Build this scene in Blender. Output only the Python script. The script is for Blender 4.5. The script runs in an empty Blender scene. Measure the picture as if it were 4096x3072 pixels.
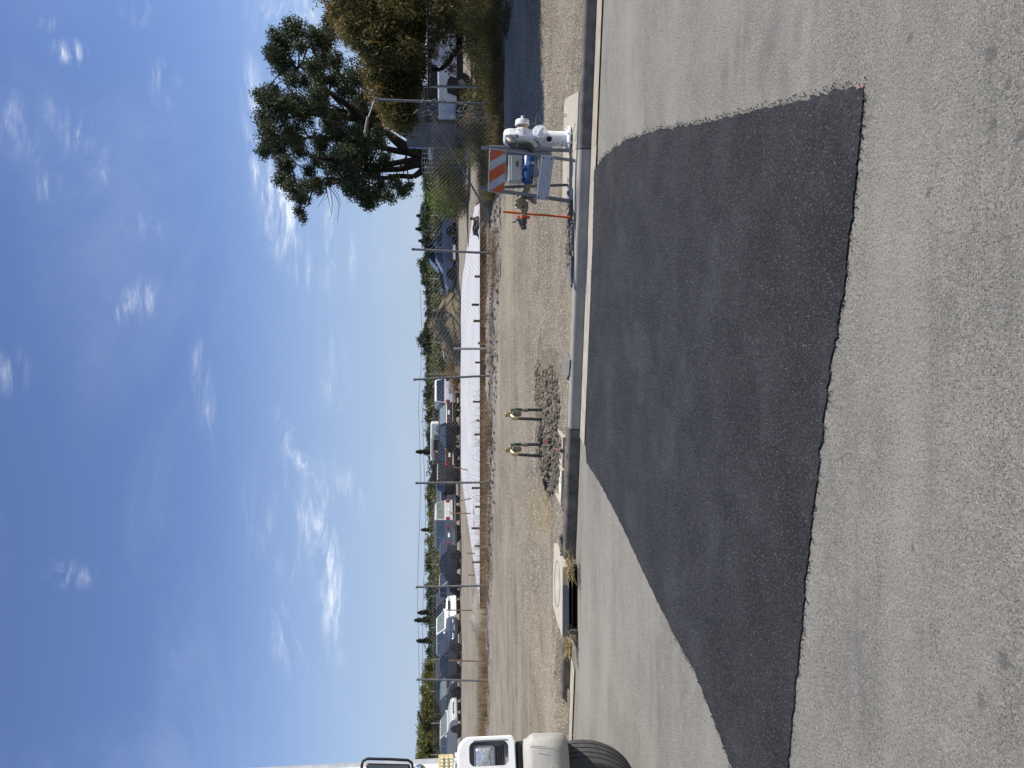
import bpy, bmesh, math, random
from mathutils import Vector, Matrix, noise
random.seed(7)
R = math.radians
PI = math.pi
sc = bpy.context.scene
COL = sc.collection

# ------------------------------------------------------------------ camera, sky, sun, exposure
H = 1.62
F = 2958.0
PITCH = math.atan(270 / F)
FW = Vector((0, math.cos(PITCH), -math.sin(PITCH)))
UP = Vector((0, math.sin(PITCH), math.cos(PITCH)))
CAM = Vector((0, 0, H))
cam = bpy.data.cameras.new('camera')
cam.sensor_width = 36; cam.sensor_fit = 'HORIZONTAL'; cam.lens = 36 * F / 4096
cam.clip_start = 0.05; cam.clip_end = 3000
co = bpy.data.objects.new('camera', cam); COL.objects.link(co)
m3 = Matrix((-UP, Vector((1, 0, 0)), -FW)).transposed()
co.matrix_world = Matrix.Translation(CAM) @ m3.to_4x4()
sc.camera = co

def ray(x, y):
    return FW + Vector((1, 0, 0)) * ((1536 - y) / F) - UP * ((x - 2048) / F)
def P(x, y, Y=None, z=None):
    "photo pixel (4096 wide) to a point at depth Y or at height z"
    d = ray(x, y)
    t = (Y / d.y) if Y is not None else ((z - H) / d.z)
    return CAM + d * t

SUN = Vector((0.985, -0.045, 0.97)).normalized()
SUN_EL = math.asin(SUN.z); SUN_AZ = math.atan2(SUN.x, SUN.y)
sl = bpy.data.lights.new('sun', 'SUN'); sl.energy = 5.0; sl.angle = R(0.5); sl.color = (1.0, 0.95, 0.87)
so = bpy.data.objects.new('sun', sl); COL.objects.link(so)
so.rotation_euler = SUN.to_track_quat('Z', 'Y').to_euler()
sc.view_settings.view_transform = 'Standard'; sc.view_settings.look = 'None'
sc.view_settings.gamma = 1; sc.view_settings.exposure = 0.45
sc.view_settings.use_curve_mapping = False

w = bpy.data.worlds.new('World'); sc.world = w; w.use_nodes = True
nt = w.node_tree; N = nt.nodes; L = nt.links
for n in list(N): N.remove(n)
def nd(t, **k):
    n = N.new(t)
    for a, b in k.items(): setattr(n, a, b)
    return n
def mth(op, a, b=None, c=None, clamp=False):
    n = nd('ShaderNodeMath', operation=op, use_clamp=clamp)
    for i, v in enumerate((a, b, c)):
        if v is None: continue
        if isinstance(v, (int, float)): n.inputs[i].default_value = v
        else: L.new(v, n.inputs[i])
    return n.outputs[0]
sky = nd('ShaderNodeTexSky', sky_type='NISHITA', sun_disc=False, sun_elevation=SUN_EL, sun_rotation=SUN_AZ)
sky.altitude = 10; sky.air_density = 1.0; sky.dust_density = 0.12; sky.ozone_density = 3.0
tc = nd('ShaderNodeTexCoord'); sp = nd('ShaderNodeSeparateXYZ'); L.new(tc.outputs['Generated'], sp.inputs[0])
yy = mth('MAXIMUM', sp.outputs[1], 0.08)
uu = mth('DIVIDE', sp.outputs[0], yy); ww = mth('DIVIDE', sp.outputs[2], yy)
cb = nd('ShaderNodeCombineXYZ'); L.new(uu, cb.inputs[0]); L.new(ww, cb.inputs[1])
def stretch_noise(rot, sx, sy, scale, dist, lo, hi, off=0):
    mp = nd('ShaderNodeMapping'); mp.inputs['Rotation'].default_value = (0, 0, rot)
    mp.inputs['Scale'].default_value = (sx, sy, 1); mp.inputs['Location'].default_value = (off, off, 0)
    L.new(cb.outputs[0], mp.inputs[0])
    t = nd('ShaderNodeTexNoise'); t.inputs['Scale'].default_value = scale; t.inputs['Detail'].default_value = 10
    t.inputs['Roughness'].default_value = 0.62; t.inputs['Distortion'].default_value = dist
    L.new(mp.outputs[0], t.inputs['Vector'])
    r = nd('ShaderNodeMapRange', interpolation_type='SMOOTHSTEP'); L.new(t.outputs[0], r.inputs[0])
    r.inputs[1].default_value = lo; r.inputs[2].default_value = hi
    return r.outputs[0]
def sd(x, y):
    d = ray(x * 1.8517, y * 1.8517); return d.x / d.y, d.z / d.y
# cirrus: x, y (where in the sky), half length along, half width, direction, density, streak set
CL = [(635, 960, 130, 34, (115, 190), 1.0, 0), (640, 1120, 130, 170, (1, 0), .42, 1), (714, 1260, 190, 34, (25, 290), .9, 1),
      (620, 1380, 110, 45, (40, 130), .55, 0), (765, 1070, 70, 36, (30, 60), .55, 1), (605, 445, 130, 62, (20, 120), 1.25, 1),
      (630, 20, 110, 95, (1, 0), 1.5, 0), (700, 60, 60, 60, (1, 0), 1.0, 1), (548, 270, 170, 30, (10, 230), .8, 1),
      (170, 300, 130, 46, (90, 110), .42, 0), (150, 112, 42, 32, (1, .3), 1.1, 0), (290, 650, 70, 48, (50, -40), .7, 0),
      (150, 1240, 60, 36, (1, .2), .45, 0), (440, 850, 150, 26, (1, 8), .5, 1), (20, 260, 150, 50, (60, 90), .28, 0),
      (6, 800, 60, 60, (1, 0), .4, 1), (714, 530, 130, 16, (2, 100), .8, 1), (762, 560, 90, 12, (2, 100), .6, 1),
      (360, 185, 70, 40, (10, 50), .35, 0), (108, 50, 30, 24, (1, 0), .7, 0), (290, 20, 50, 40, (40, 20), .5, 0),
      (640, 560, 110, 50, (60, 60), .45, 0), (303, 495, 60, 40, (1, 0), .35, 0), (720, 800, 130, 40, (1, 9), .3, 1),
      (105, 405, 40, 40, (1, 0), .4, 0)]
acc = [None, None]
for (x, y, a, b, dr, amp, k) in CL:
    u0, w0 = sd(x, y); ang = math.atan2(-dr[0], -dr[1])
    mp = nd('ShaderNodeMapping', vector_type='TEXTURE'); mp.inputs['Location'].default_value = (u0, w0, 0)
    mp.inputs['Rotation'].default_value = (0, 0, ang); mp.inputs['Scale'].default_value = (a / 1597, b / 1597, 1)
    L.new(cb.outputs[0], mp.inputs[0])
    ln = nd('ShaderNodeVectorMath', operation='LENGTH'); L.new(mp.outputs[0], ln.inputs[0])
    r = nd('ShaderNodeMapRange', interpolation_type='SMOOTHERSTEP'); L.new(ln.outputs['Value'], r.inputs[0])
    r.inputs[1].default_value = 1.25; r.inputs[2].default_value = 0; r.inputs[3].default_value = 0; r.inputs[4].default_value = amp
    acc[k] = r.outputs[0] if acc[k] is None else mth('ADD', acc[k], r.outputs[0])
nA = stretch_noise(R(35), 1.0, 3.0, 9.0, 1.6, .42, .84, 3.1)
nA2 = stretch_noise(R(60), 1.0, 4.5, 34.0, 1.0, .32, .72, 1.1)
nB = stretch_noise(R(4), 1.0, 4.0, 8.0, 1.3, .40, .80, 7.7)
nB2 = stretch_noise(R(-6), 1.0, 5.5, 32.0, .9, .32, .72, 4.2)
ca = mth('MULTIPLY', mth('MULTIPLY', acc[0], nA), mth('ADD', mth('MULTIPLY', nA2, .9), .32))
cbb = mth('MULTIPLY', mth('MULTIPLY', acc[1], nB), mth('ADD', mth('MULTIPLY', nB2, .9), .32))
cl = mth('MULTIPLY', mth('ADD', ca, cbb), 1.25, clamp=True)
veil = mth('MULTIPLY', stretch_noise(R(20), 1, 2.2, 2.2, .5, .45, .8, 9.3), .10)
cl = mth('MINIMUM', mth('ADD', cl, veil), .93)
hz = nd('ShaderNodeMapRange', interpolation_type='SMOOTHSTEP'); L.new(ww, hz.inputs[0])
hz.inputs[1].default_value = .36; hz.inputs[2].default_value = -.02; hz.inputs[3].default_value = 0; hz.inputs[4].default_value = .82
tn = nd('ShaderNodeMixRGB', blend_type='MULTIPLY'); tn.inputs[0].default_value = 1; L.new(sky.outputs[0], tn.inputs[1]); tn.inputs[2].default_value = (.80, .80, .98, 1)
hm = nd('ShaderNodeMixRGB'); L.new(hz.outputs[0], hm.inputs[0]); L.new(tn.outputs[0], hm.inputs[1]); hm.inputs[2].default_value = (3.0, 3.85, 5.3, 1)
mx = nd('ShaderNodeMixRGB'); L.new(cl, mx.inputs[0]); L.new(hm.outputs[0], mx.inputs[1])
mx.inputs[2].default_value = (7.4, 7.9, 8.8, 1)
bg = nd('ShaderNodeBackground'); bg.inputs[1].default_value = 0.10; L.new(mx.outputs[0], bg.inputs[0])
out = nd('ShaderNodeOutputWorld'); L.new(bg.outputs[0], out.inputs[0])

# ------------------------------------------------------------------ materials
MATS = {}
def mat(name, c1, c2=None, scale=8.0, rough=.8, metal=0.0, bump=0.0, bscale=60.0, spec=.3, detail=5, lo=.35, hi=.65,
        spots=None, vor=None, coords='Object', extra=None, stretch=None, bdist=.01, coat=0, bdetail=6):
    if name in MATS: return MATS[name]
    m = bpy.data.materials.new(name); m.use_nodes = True
    t = m.node_tree; nn = t.nodes; ll = t.links
    bs = nn['Principled BSDF']
    bs.inputs['Roughness'].default_value = rough; bs.inputs['Metallic'].default_value = metal
    bs.inputs['Specular IOR Level'].default_value = spec
    if coat: bs.inputs['Coat Weight'].default_value = coat; bs.inputs['Coat Roughness'].default_value = .08
    tcn = nn.new('ShaderNodeTexCoord'); vec = tcn.outputs[coords]
    if stretch:
        mp = nn.new('ShaderNodeMapping'); mp.inputs['Scale'].default_value = stretch; ll.new(vec, mp.inputs[0]); vec = mp.outputs[0]
    def noise_(s, d, ro=.6, v=None):
        n = nn.new('ShaderNodeTexNoise'); n.inputs['Scale'].default_value = s; n.inputs['Detail'].default_value = d
        n.inputs['Roughness'].default_value = ro; ll.new(v or vec, n.inputs['Vector']); return n.outputs[0]
    def rng(s, a, b, c=0, d=1):
        n = nn.new('ShaderNodeMapRange'); ll.new(s, n.inputs[0])
        for i, v in enumerate((a, b, c, d)): n.inputs[i + 1].default_value = v
        return n.outputs[0]
    def mix(f, a, b):
        n = nn.new('ShaderNodeMixRGB')
        if isinstance(f, float): n.inputs[0].default_value = f
        else: ll.new(f, n.inputs[0])
        for i, v in ((1, a), (2, b)):
            if isinstance(v, tuple): n.inputs[i].default_value = (*v[:3], 1)
            else: ll.new(v, n.inputs[i])
        return n.outputs[0]
    if c2 is None: c2 = tuple(v * .82 for v in c1)
    col = mix(rng(noise_(scale, detail), lo, hi), c1, c2)
    for s in (spots or []):           # (colour, scale, lo, hi, strength)
        col = mix(rng(noise_(s[1], 4, .7), s[2], s[3], 0, s[4]), col, s[0])
    for v in (vor or []):             # speckles: (colour, scale, radius lo, hi, chance)
        vn = nn.new('ShaderNodeTexVoronoi'); vn.inputs['Scale'].default_value = v[1]; ll.new(vec, vn.inputs['Vector'])
        near = rng(vn.outputs['Distance'], v[3], v[2])
        sep = nn.new('ShaderNodeSeparateColor'); ll.new(vn.outputs['Color'], sep.inputs[0])
        pick = nn.new('ShaderNodeMath'); pick.operation = 'LESS_THAN'; pick.inputs[1].default_value = v[4]; ll.new(sep.outputs[0], pick.inputs[0])
        mu = nn.new('ShaderNodeMath'); mu.operation = 'MULTIPLY'; ll.new(near, mu.inputs[0]); ll.new(pick.outputs[0], mu.inputs[1])
        col = mix(mu.outputs[0], col, v[0])
    if extra: col = extra(t, vec, col, noise_, rng, mix)
    ll.new(col, bs.inputs['Base Color'])
    if bump:
        b = nn.new('ShaderNodeBump'); b.inputs['Strength'].default_value = bump; b.inputs['Distance'].default_value = bdist
        ll.new(noise_(bscale, bdetail, .7), b.inputs['Height']); ll.new(b.outputs[0], bs.inputs['Normal'])
    MATS[name] = m
    return m
def leafmat(name, c1, c2, trans=.35, scale=.8):
    m = bpy.data.materials.new(name); m.use_nodes = True
    t = m.node_tree; nn = t.nodes; ll = t.links
    for n in list(nn): nn.remove(n)
    o = nn.new('ShaderNodeOutputMaterial'); mxs = nn.new('ShaderNodeMixShader'); mxs.inputs[0].default_value = trans
    df = nn.new('ShaderNodeBsdfPrincipled'); df.inputs['Roughness'].default_value = .55; df.inputs['Specular IOR Level'].default_value = .25
    tr = nn.new('ShaderNodeBsdfTranslucent')
    tcn = nn.new('ShaderNodeTexCoord')
    n1 = nn.new('ShaderNodeTexNoise'); n1.inputs['Scale'].default_value = scale; n1.inputs['Detail'].default_value = 8; n1.inputs['Roughness'].default_value = .75
    ll.new(tcn.outputs['Object'], n1.inputs['Vector'])
    r = nn.new('ShaderNodeMapRange'); r.inputs[1].default_value = .38; r.inputs[2].default_value = .62; ll.new(n1.outputs[0], r.inputs[0])
    mc = nn.new('ShaderNodeMixRGB'); mc.inputs[1].default_value = (*c1, 1); mc.inputs[2].default_value = (*c2, 1)
    ll.new(r.outputs[0], mc.inputs[0])
    ll.new(mc.outputs[0], df.inputs['Base Color']); ll.new(mc.outputs[0], tr.inputs['Color'])
    ll.new(df.outputs[0], mxs.inputs[1]); ll.new(tr.outputs[0], mxs.inputs[2]); ll.new(mxs.outputs[0], o.inputs[0])
    MATS[name] = m
    return m

# ------------------------------------------------------------------ mesh helpers
ROOT = {}
def props(o, label=None, cat=None, group=None, kind=None):
    if label: o['label'] = label
    if cat: o['category'] = cat
    if group: o['group'] = group
    if kind: o['kind'] = kind
    return o
def thing(name, label, cat, loc=(0, 0, 0), group=None, rz=0):
    o = bpy.data.objects.new(name, None); COL.objects.link(o); o.location = loc; o.rotation_euler = (0, 0, rz)
    o.empty_display_size = .1
    ROOT[o] = Vector(loc)
    return props(o, label, cat, group)
def copy_tree(o, parent=None):
    c = o.copy(); COL.objects.link(c)
    if parent: c.parent = parent
    for ch in [q for q in bpy.data.objects if q.parent == o]:
        copy_tree(ch, c)
    return c
class MB:
    def __init__(s): s.v = []; s.f = []; s.m = []
    def add(s, vs, fs, m=0):
        b = len(s.v); s.v += [Vector(q) for q in vs]; s.f += [tuple(b + i for i in f) for f in fs]; s.m += [m] * len(fs); return s
    def box(s, c, d, rot=None, m=0, taper=1.0):
        c = Vector(c); x, y, z = d[0] / 2, d[1] / 2, d[2] / 2; vs = []
        for k in (-1, 1):
            tp = taper if k == 1 else 1
            for a, b in ((-1, -1), (1, -1), (1, 1), (-1, 1)):
                q = Vector((a * x * tp, b * y * tp, k * z)); q = rot @ q if rot else q; vs.append(c + q)
        return s.add(vs, [(3, 2, 1, 0), (4, 5, 6, 7), (0, 1, 5, 4), (1, 2, 6, 5), (2, 3, 7, 6), (3, 0, 4, 7)], m)
    def bar(s, a, b, w_, t_, up=Vector((0, 1, 0)), m=0):
        a = Vector(a); b = Vector(b); z = (b - a); ln = z.length; z.normalize()
        x = up.cross(z)
        if x.length < 1e-4: x = Vector((1, 0, 0)).cross(z)
        x.normalize(); y = z.cross(x)
        return s.box((a + b) / 2, (w_, t_, ln), Matrix((x, y, z)).transposed(), m)
    def tube(s, pts, r, n=8, m=0, caps=True, radii=None):
        pts = [Vector(p) for p in pts]; rings = []; prev = None
        for i, p in enumerate(pts):
            t = (pts[min(i + 1, len(pts) - 1)] - pts[max(i - 1, 0)])
            if t.length < 1e-9: t = Vector((0, 0, 1))
            t.normalize()
            if prev is None:
                a = Vector((0, 0, 1)) if abs(t.z) < .9 else Vector((1, 0, 0)); x = a.cross(t).normalized()
            else:
                x = (prev - t * prev.dot(t)); x = x.normalized() if x.length > 1e-6 else Vector((1, 0, 0)).cross(t).normalized()
            prev = x; y = t.cross(x); rr = radii[i] if radii else r
            rings.append([p + (x * math.cos(2 * PI * k / n) + y * math.sin(2 * PI * k / n)) * rr for k in range(n)])
        vs = [q for rg in rings for q in rg]; fs = []
        for i in range(len(rings) - 1):
            for k in range(n):
                fs.append((i * n + k, i * n + (k + 1) % n, (i + 1) * n + (k + 1) % n, (i + 1) * n + k))
        if caps:
            fs.append(tuple(range(n - 1, -1, -1))); fs.append(tuple((len(rings) - 1) * n + k for k in range(n)))
        return s.add(vs, fs, m)
    def lathe(s, base, axis, prof, n=20, m=0):
        "prof: list of (radius, distance along axis)"
        base = Vector(base); axis = Vector(axis).normalized()
        return s.tube([base + axis * h for r, h in prof], 1, n, m, True, [r for r, h in prof]) if False else s._lathe(base, axis, prof, n, m)
    def _lathe(s, base, ax, prof, n, m):
        a = Vector((0, 0, 1)) if abs(ax.z) < .9 else Vector((1, 0, 0)); x = a.cross(ax).normalized(); y = ax.cross(x)
        vs = []; fs = []
        for r, h in prof:
            vs += [base + ax * h + (x * math.cos(2 * PI * k / n) + y * math.sin(2 * PI * k / n)) * r for k in range(n)]
        for i in range(len(prof) - 1):
            for k in range(n): fs.append((i * n + k, i * n + (k + 1) % n, (i + 1) * n + (k + 1) % n, (i + 1) * n + k))
        fs.append(tuple(range(n - 1, -1, -1))); fs.append(tuple((len(prof) - 1) * n + k for k in range(n)))
        return s.add(vs, fs, m)
    def prism(s, poly, ext, m=0):
        "poly: 3D points in a plane, extruded by vector ext"
        ext = Vector(ext); n = len(poly); a = [Vector(p) for p in poly]; b = [p + ext for p in a]
        fs = [tuple(range(n - 1, -1, -1)), tuple(range(n, 2 * n))] + [(i, (i + 1) % n, n + (i + 1) % n, n + i) for i in range(n)]
        return s.add(a + b, fs, m)
    def ball(s, c, r, n=8, m=0, jit=0, sq=(1, 1, 1)):
        c = Vector(c); vs = []; fs = []; h = n // 2 + 1
        for i in range(h + 1):
            th = PI * i / h
            for k in range(n):
                ph = 2 * PI * k / n; d = Vector((math.sin(th) * math.cos(ph), math.sin(th) * math.sin(ph), math.cos(th)))
                q = r * (1 + (random.uniform(-jit, jit) if 0 < i < h else 0))
                vs.append(c + Vector((d.x * sq[0], d.y * sq[1], d.z * sq[2])) * q)
        for i in range(h):
            for k in range(n): fs.append((i * n + k, (i + 1) * n + k, (i + 1) * n + (k + 1) % n, i * n + (k + 1) % n))
        return s.add(vs, fs, m)
    def build(s, name, mats, parent=None, world=True, origin=None, smooth=False, bevel=0, kind=None, label=None, cat=None, group=None, loc=None):
        me = bpy.data.meshes.new(name)
        off = Vector((0, 0, 0))
        if parent is not None and world: off = ROOT.get(parent, Vector((0, 0, 0)))
        if origin is not None: off = Vector(origin)
        me.from_pydata([tuple(v - off) for v in s.v], [], s.f)
        if not isinstance(mats, (list, tuple)): mats = [mats]
        for q in mats: me.materials.append(q)
        me.polygons.foreach_set('material_index', s.m)
        if smooth: me.polygons.foreach_set('use_smooth', [True] * len(s.f))
        me.update()
        o = bpy.data.objects.new(name, me); COL.objects.link(o)
        if parent is not None:
            o.parent = parent; ROOT[o] = off
        elif origin is not None: o.location = origin
        if bevel:
            b = o.modifiers.new('bevel', 'BEVEL'); b.width = bevel; b.segments = 2; b.limit_method = 'ANGLE'; b.angle_limit = R(35)
        if smooth:
            try:
                me.set_sharp_from_angle(angle=R(42))
            except Exception: pass
        return props(o, label, cat, group, kind)
U3 = Vector((0, 0, 1))
rnd = random.uniform
# ------------------------------------------------------------------ setting: road, patch, kerb, ground
KA = P(2387, 0, z=0); KB = P(2387 - .0395 * 3072, 3072, z=0)
KE = (KA - KB).normalized(); KN = Vector((-KE.y, KE.x, 0))
KO = KB + KE * ((Vector((0, 0, 0)) - KB).dot(KE)); KO.z = 0
def KP(s, d, z=0.0): return KO + KE * s + KN * d + U3 * z
def sd_of(p): q = p - KO; return q.dot(KE), q.dot(KN)
def sm(a, b, x):
    t = min(1, max(0, (x - a) / (b - a))); return t * t * (3 - 2 * t)
def ns(x, y, s, o=0): return noise.noise(Vector((x * s + o, y * s - o, o * .37)))
MOUNDS = []   # (x, y, rx, ry, h, rough)
def mound(px, py, Y, rx, ry, h, rough=.3):
    p = P(px, py, Y=Y); MOUNDS.append((p.x, Y, rx, ry, h, rough))
mound(2190, 1620, 10.1, .8, .7, .06, .6); mound(2185, 1800, 10.1, .75, .8, .08, .6)
mound(2150, 1540, 11.0, .8, .45, .05, .5); mound(2150, 1700, 11.2, .9, .5, .04, .6)
for y_, Y_, rx_, h_ in ((1100, 18.6, 1.6, .10), (1400, 19.3, 1.2, .14), (1560, 19.4, .6, .10), (1800, 20.0, 1.6, .08), (2200, 20.9, 1.8, .08),
                        (900, 18.2, .9, .08), (1250, 18.9, .9, .12)):
    mound(1960, y_, Y_ - .2, rx_, .55, h_, .6)
mound(1890, 2460, 25.5, 1.0, 1.2, .33, .5); mound(1880, 2110, 26.5, 1.3, 1.0, .16, .6); mound(1880, 2000, 27, 1.4, 1, .12, .6)
HOLD = 1
S_K = sd_of(P(2283, 2740, z=0))[0]; KAd = sd_of(P(2330, 870, z=.14))[0]; KBd = sd_of(P(2330, 330, z=.14))[0]
FX0, FY0, FC, FS = 0.25, 18.83, 2.935, -.817           # fence line: post i at (FX0 + i*FC, FY0 + i*FS)
def fence_y(x): return FY0 + (x - FX0) / FC * FS
def G(x, y):
    s, d = sd_of(Vector((x, y, 0)))
    z = .118 + .026 * max(0, d)
    if s < S_K: z = z * (1 - (1 - sm(-.06, .55, d)) * sm(S_K, S_K - .5, s))
    if KAd < s < KBd and d < 1.2: z = min(z, .122)
    z = min(z, .385)
    dl = y - fence_y(x)
    z = z - .05 * sm(.3, 2.5, dl) + .17 * sm(6 if x < -6 else 26, 12 if x < -6 else 34, dl)
    if x > 4.5: z += .25 * sm(2, 9, dl) * sm(4.5, 7, x)
    # wheel tracks along the verge
    if 0 < dl + 9 < 9:
        z += .012 * ns(s * .15, d * 2.2, 1.3, 5)
    z += .012 * ns(x, y, 1.1) + .008 * ns(x, y, 4.2, 3) * (1 if y < 30 else 0)
    z += .03 * ns(x, y, .35, 9)
    if y < 24:   # little ditch edge before the fence, roughness by the kerb
        z -= .055 * math.exp(-((dl + .75) / .2) ** 2) * (1 + .7 * ns(x, y, 1.5, 4)); z += .03 * math.exp(-((dl + .25) / .35) ** 2) * (1 + ns(x, y, 3.5, 6))
        r = math.exp(-((d - .45) / .5) ** 2)
        z += r * .02 * (ns(x, y, 7, 2) + ns(x, y, 15, 6))
        z += (.006 * ns(x, y, 11, 1) + .004 * ns(x, y, 25, 8))
        if s < -4.2: z += .0 + .06 * math.exp(-((d - .12) / .35) ** 2) * sm(-4.4, -6, s)
    for mx_, my_, rx, ry, h, ro in MOUNDS:
        if abs(x - mx_) > 2 * rx: continue
        a = (x - mx_) / rx; b = (y - my_) / ry; q = a * a + b * b
        if q < 4:
            g = max(0, 1 - q / 2.2) ** 1.3 if h > .5 else math.exp(-q * 1.4)
            f = 5 / max(rx, .5)
            z += h * g * (1 + ro * ns(x, y, f, 11) + ro * .6 * ns(x, y, f * 2.6, 12) + (ro * .5 * ns(x, y, f * 6, 14)))
    return z
def ruts(t, vec, col, noise_, rng, mix):
    nn = t.nodes; ll = t.links
    mp = nn.new('ShaderNodeMapping'); mp.inputs['Rotation'].default_value = (0, 0, -math.atan2(KE.y, KE.x)); mp.inputs['Scale'].default_value = (.35, 7, 1)
    ll.new(vec, mp.inputs[0])
    c = mix(rng(noise_(1.0, 6, .7, mp.outputs[0]), .58, .70, 0, .6), col, (.12, .105, .085))
    mp2 = nn.new('ShaderNodeMapping'); mp2.inputs['Rotation'].default_value = (0, 0, -math.atan2(KE.y, KE.x)); mp2.inputs['Scale'].default_value = (.12, 1.3, 1)
    ll.new(vec, mp2.inputs[0])
    return mix(rng(noise_(1.0, 3, .5, mp2.outputs[0]), .50, .64, 0, .5), c, (.36, .315, .24))
dirt = mat('dirt', (.262, .228, .175), (.19, .165, .127), scale=1.1, extra=ruts, rough=.95, bump=1.0, bscale=48, spec=.1, bdist=.03, lo=.4, hi=.62,
           spots=[((.34, .295, .235), .35, .5, .66, .6), ((.13, .11, .09), 5.5, .55, .70, .5), ((.38, .34, .28), 16, .56, .68, .55)],
           vor=[((.52, .47, .40), 30, .18, .34, .5), ((.07, .062, .054), 24, .18, .34, .42), ((.60, .55, .47), 14, .10, .2, .2)])
clod_m = mat('clod_soil', (.105, .092, .073), (.18, .158, .125), scale=9, rough=.95, bump=.8, bscale=45, spec=.1)
mound_m = mat('mound_soil', (.125, .098, .06), (.18, .145, .09), scale=1.2, rough=.95, bump=.9, bscale=6, spec=.1, bdist=.12)
gravel_grey = mat('gravel_grey', (.19, .165, .145), (.29, .255, .22), scale=14, rough=.95, bump=.9, bscale=40, spec=.1)
def ground_sheet():
    ss = []; s_ = -13.0
    while s_ < 13: ss.append(s_); s_ += .075
    g = .09
    a, b = [], []
    v = 13.0
    while v < 500: a.append(v); v += g; g *= 1.16
    g = .09; v = -13.0 - .09
    while v > -500: b.append(v); v -= g; g *= 1.16
    ss = b[::-1] + ss + a
    ds = []; d_ = .13; st = .05
    while d_ < 900:
        ds.append(d_); st = .05 if d_ < 2.5 else (.085 if d_ < 13 else (.18 if d_ < 40 else (.30 if d_ < 50 else st * 1.25))); d_ += st
    mb = MB(); nS = len(ss)
    for d_ in ds:
        for s_ in ss:
            q = KO + KE * s_ + KN * d_; z = G(q.x, q.y)
            if d_ < .16:
                if s_ < S_K - .1: q = KO + KE * s_ + KN * (-.04 + .04 * ns(s_, 1, 2)); z = .003
                else: z = .05
            mb.v.append(Vector((q.x, q.y, z)))
    for j in range(len(ds) - 1):
        for i in range(nS - 1):
            q = mb.v[j * nS + i]; mi = 0
            for mx_, my_, rx, ry, h, ro in MOUNDS:
                if h > .5 and ((q.x - mx_) / rx) ** 2 + ((q.y - my_) / ry) ** 2 < 2.4: mi = 1
                elif h < .5 and ry < 1.3:
                    a_ = ((q.x - mx_) / rx) ** 2 + ((q.y - my_) / ry) ** 2 + .5 * ns(q.x, q.y, 5, 3)
                    if a_ < (1.1 if my_ < 12 else .75): mi = 2 if my_ < 12 else 3
            if mi == 0 and 14 < q.y < 24 and q.x < 6.5 and -.95 < q.y - fence_y(q.x) + .25 * ns(q.x, q.y, 2.2, 5) < .55: mi = 3
            mb.f.append((j * nS + i, j * nS + i + 1, (j + 1) * nS + i + 1, (j + 1) * nS + i)); mb.m.append(mi)
    mb.build('ground', [dirt, mound_m, clod_m, gravel_grey], smooth=False, kind='structure').data.polygons.foreach_set('use_smooth', [True] * len(mb.f))
ground_sheet()

def stains(t, vec, col, noise_, rng, mix):
    # long soft tyre-wear bands and a few oil spots that belong to the road itself
    nn = t.nodes; ll = t.links
    mp = nn.new('ShaderNodeMapping'); mp.inputs['Rotation'].default_value = (0, 0, -math.atan2(KE.y, KE.x)); mp.inputs['Scale'].default_value = (.25, 1.6, 1)
    ll.new(vec, mp.inputs[0])
    a = rng(noise_(1.0, 4, .6, mp.outputs[0]), .42, .66, 0, .5)
    c = mix(a, col, (.30, .285, .25))
    b = rng(noise_(3.1, 6, .7, mp.outputs[0]), .55, .72, 0, .55)
    c = mix(b, c, (.125, .122, .115))
    d = rng(noise_(.7, 6, .65), .58, .70, 0, .28)
    c = mix(d, c, (.15, .148, .14))
    # individual oil drips and scuffs lying on the road at fixed places
    ns3 = nn.new('ShaderNodeTexNoise'); ns3.inputs['Scale'].default_value = 22; ns3.inputs['Detail'].default_value = 5; ll.new(vec, ns3.inputs['Vector'])
    ad = nn.new('ShaderNodeVectorMath'); ad.operation = 'MULTIPLY_ADD'; ad.inputs[1].default_value = (.05, .05, 0); ll.new(ns3.outputs['Color'], ad.inputs[0]); ll.new(vec, ad.inputs[2])
    for sx_, sy_, sr_ in ((3960, 215, .032), (4030, 335, .02), (3970, 500, .022), (4075, 550, .026), (3715, 775, .02), (3640, 150, .022), (4010, 2640, .035), (3925, 2800, .026), (3370, 1835, .018), (3650, 2180, .02), (3060, 220, .06), (2950, 180, .045), (3130, 330, .055), (2985, 130, .05), (3090, 150, .06), (2900, 300, .05), (3190, 120, .05)):
        q = P(sx_, sy_, z=0); mp = nn.new('ShaderNodeMapping'); mp.vector_type = 'TEXTURE'; wear = sx_ < 3250
        mp.inputs['Location'].default_value = (q.x + .025, q.y + .025, 0); mp.inputs['Rotation'].default_value = (0, 0, math.atan2(KE.y, KE.x)); mp.inputs['Scale'].default_value = (sr_ * (2.6 if wear else .8), sr_ * (1.2 if wear else .65), 1)
        ll.new(ad.outputs[0], mp.inputs[0]); le = nn.new('ShaderNodeVectorMath'); le.operation = 'LENGTH'; ll.new(mp.outputs[0], le.inputs[0])
        c = mix(rng(le.outputs['Value'], 1.25, .35 if wear else .7, 0, .30 if wear else .55), c, (.115, .11, .105) if wear else (.085, .082, .078))
    return c
road_m = mat('old_asphalt', (.240, .228, .196), (.175, .168, .147), scale=1.3, rough=.9, bump=1.0, bscale=75, spec=.2, bdist=.011, lo=.36, hi=.64,
             vor=[((.37, .35, .31), 150, .15, .5, .5), ((.055, .053, .05), 125, .15, .5, .48), ((.50, .48, .44), 60, .06, .16, .05)], extra=stains,
             spots=[((.275, .26, .228), 9, .52, .64, .5), ((.13, .127, .12), 34, .54, .66, .6), ((.33, .32, .29), 60, .56, .68, .5), ((.10, .10, .098), 1.9, .70, .74, .5)])
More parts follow.
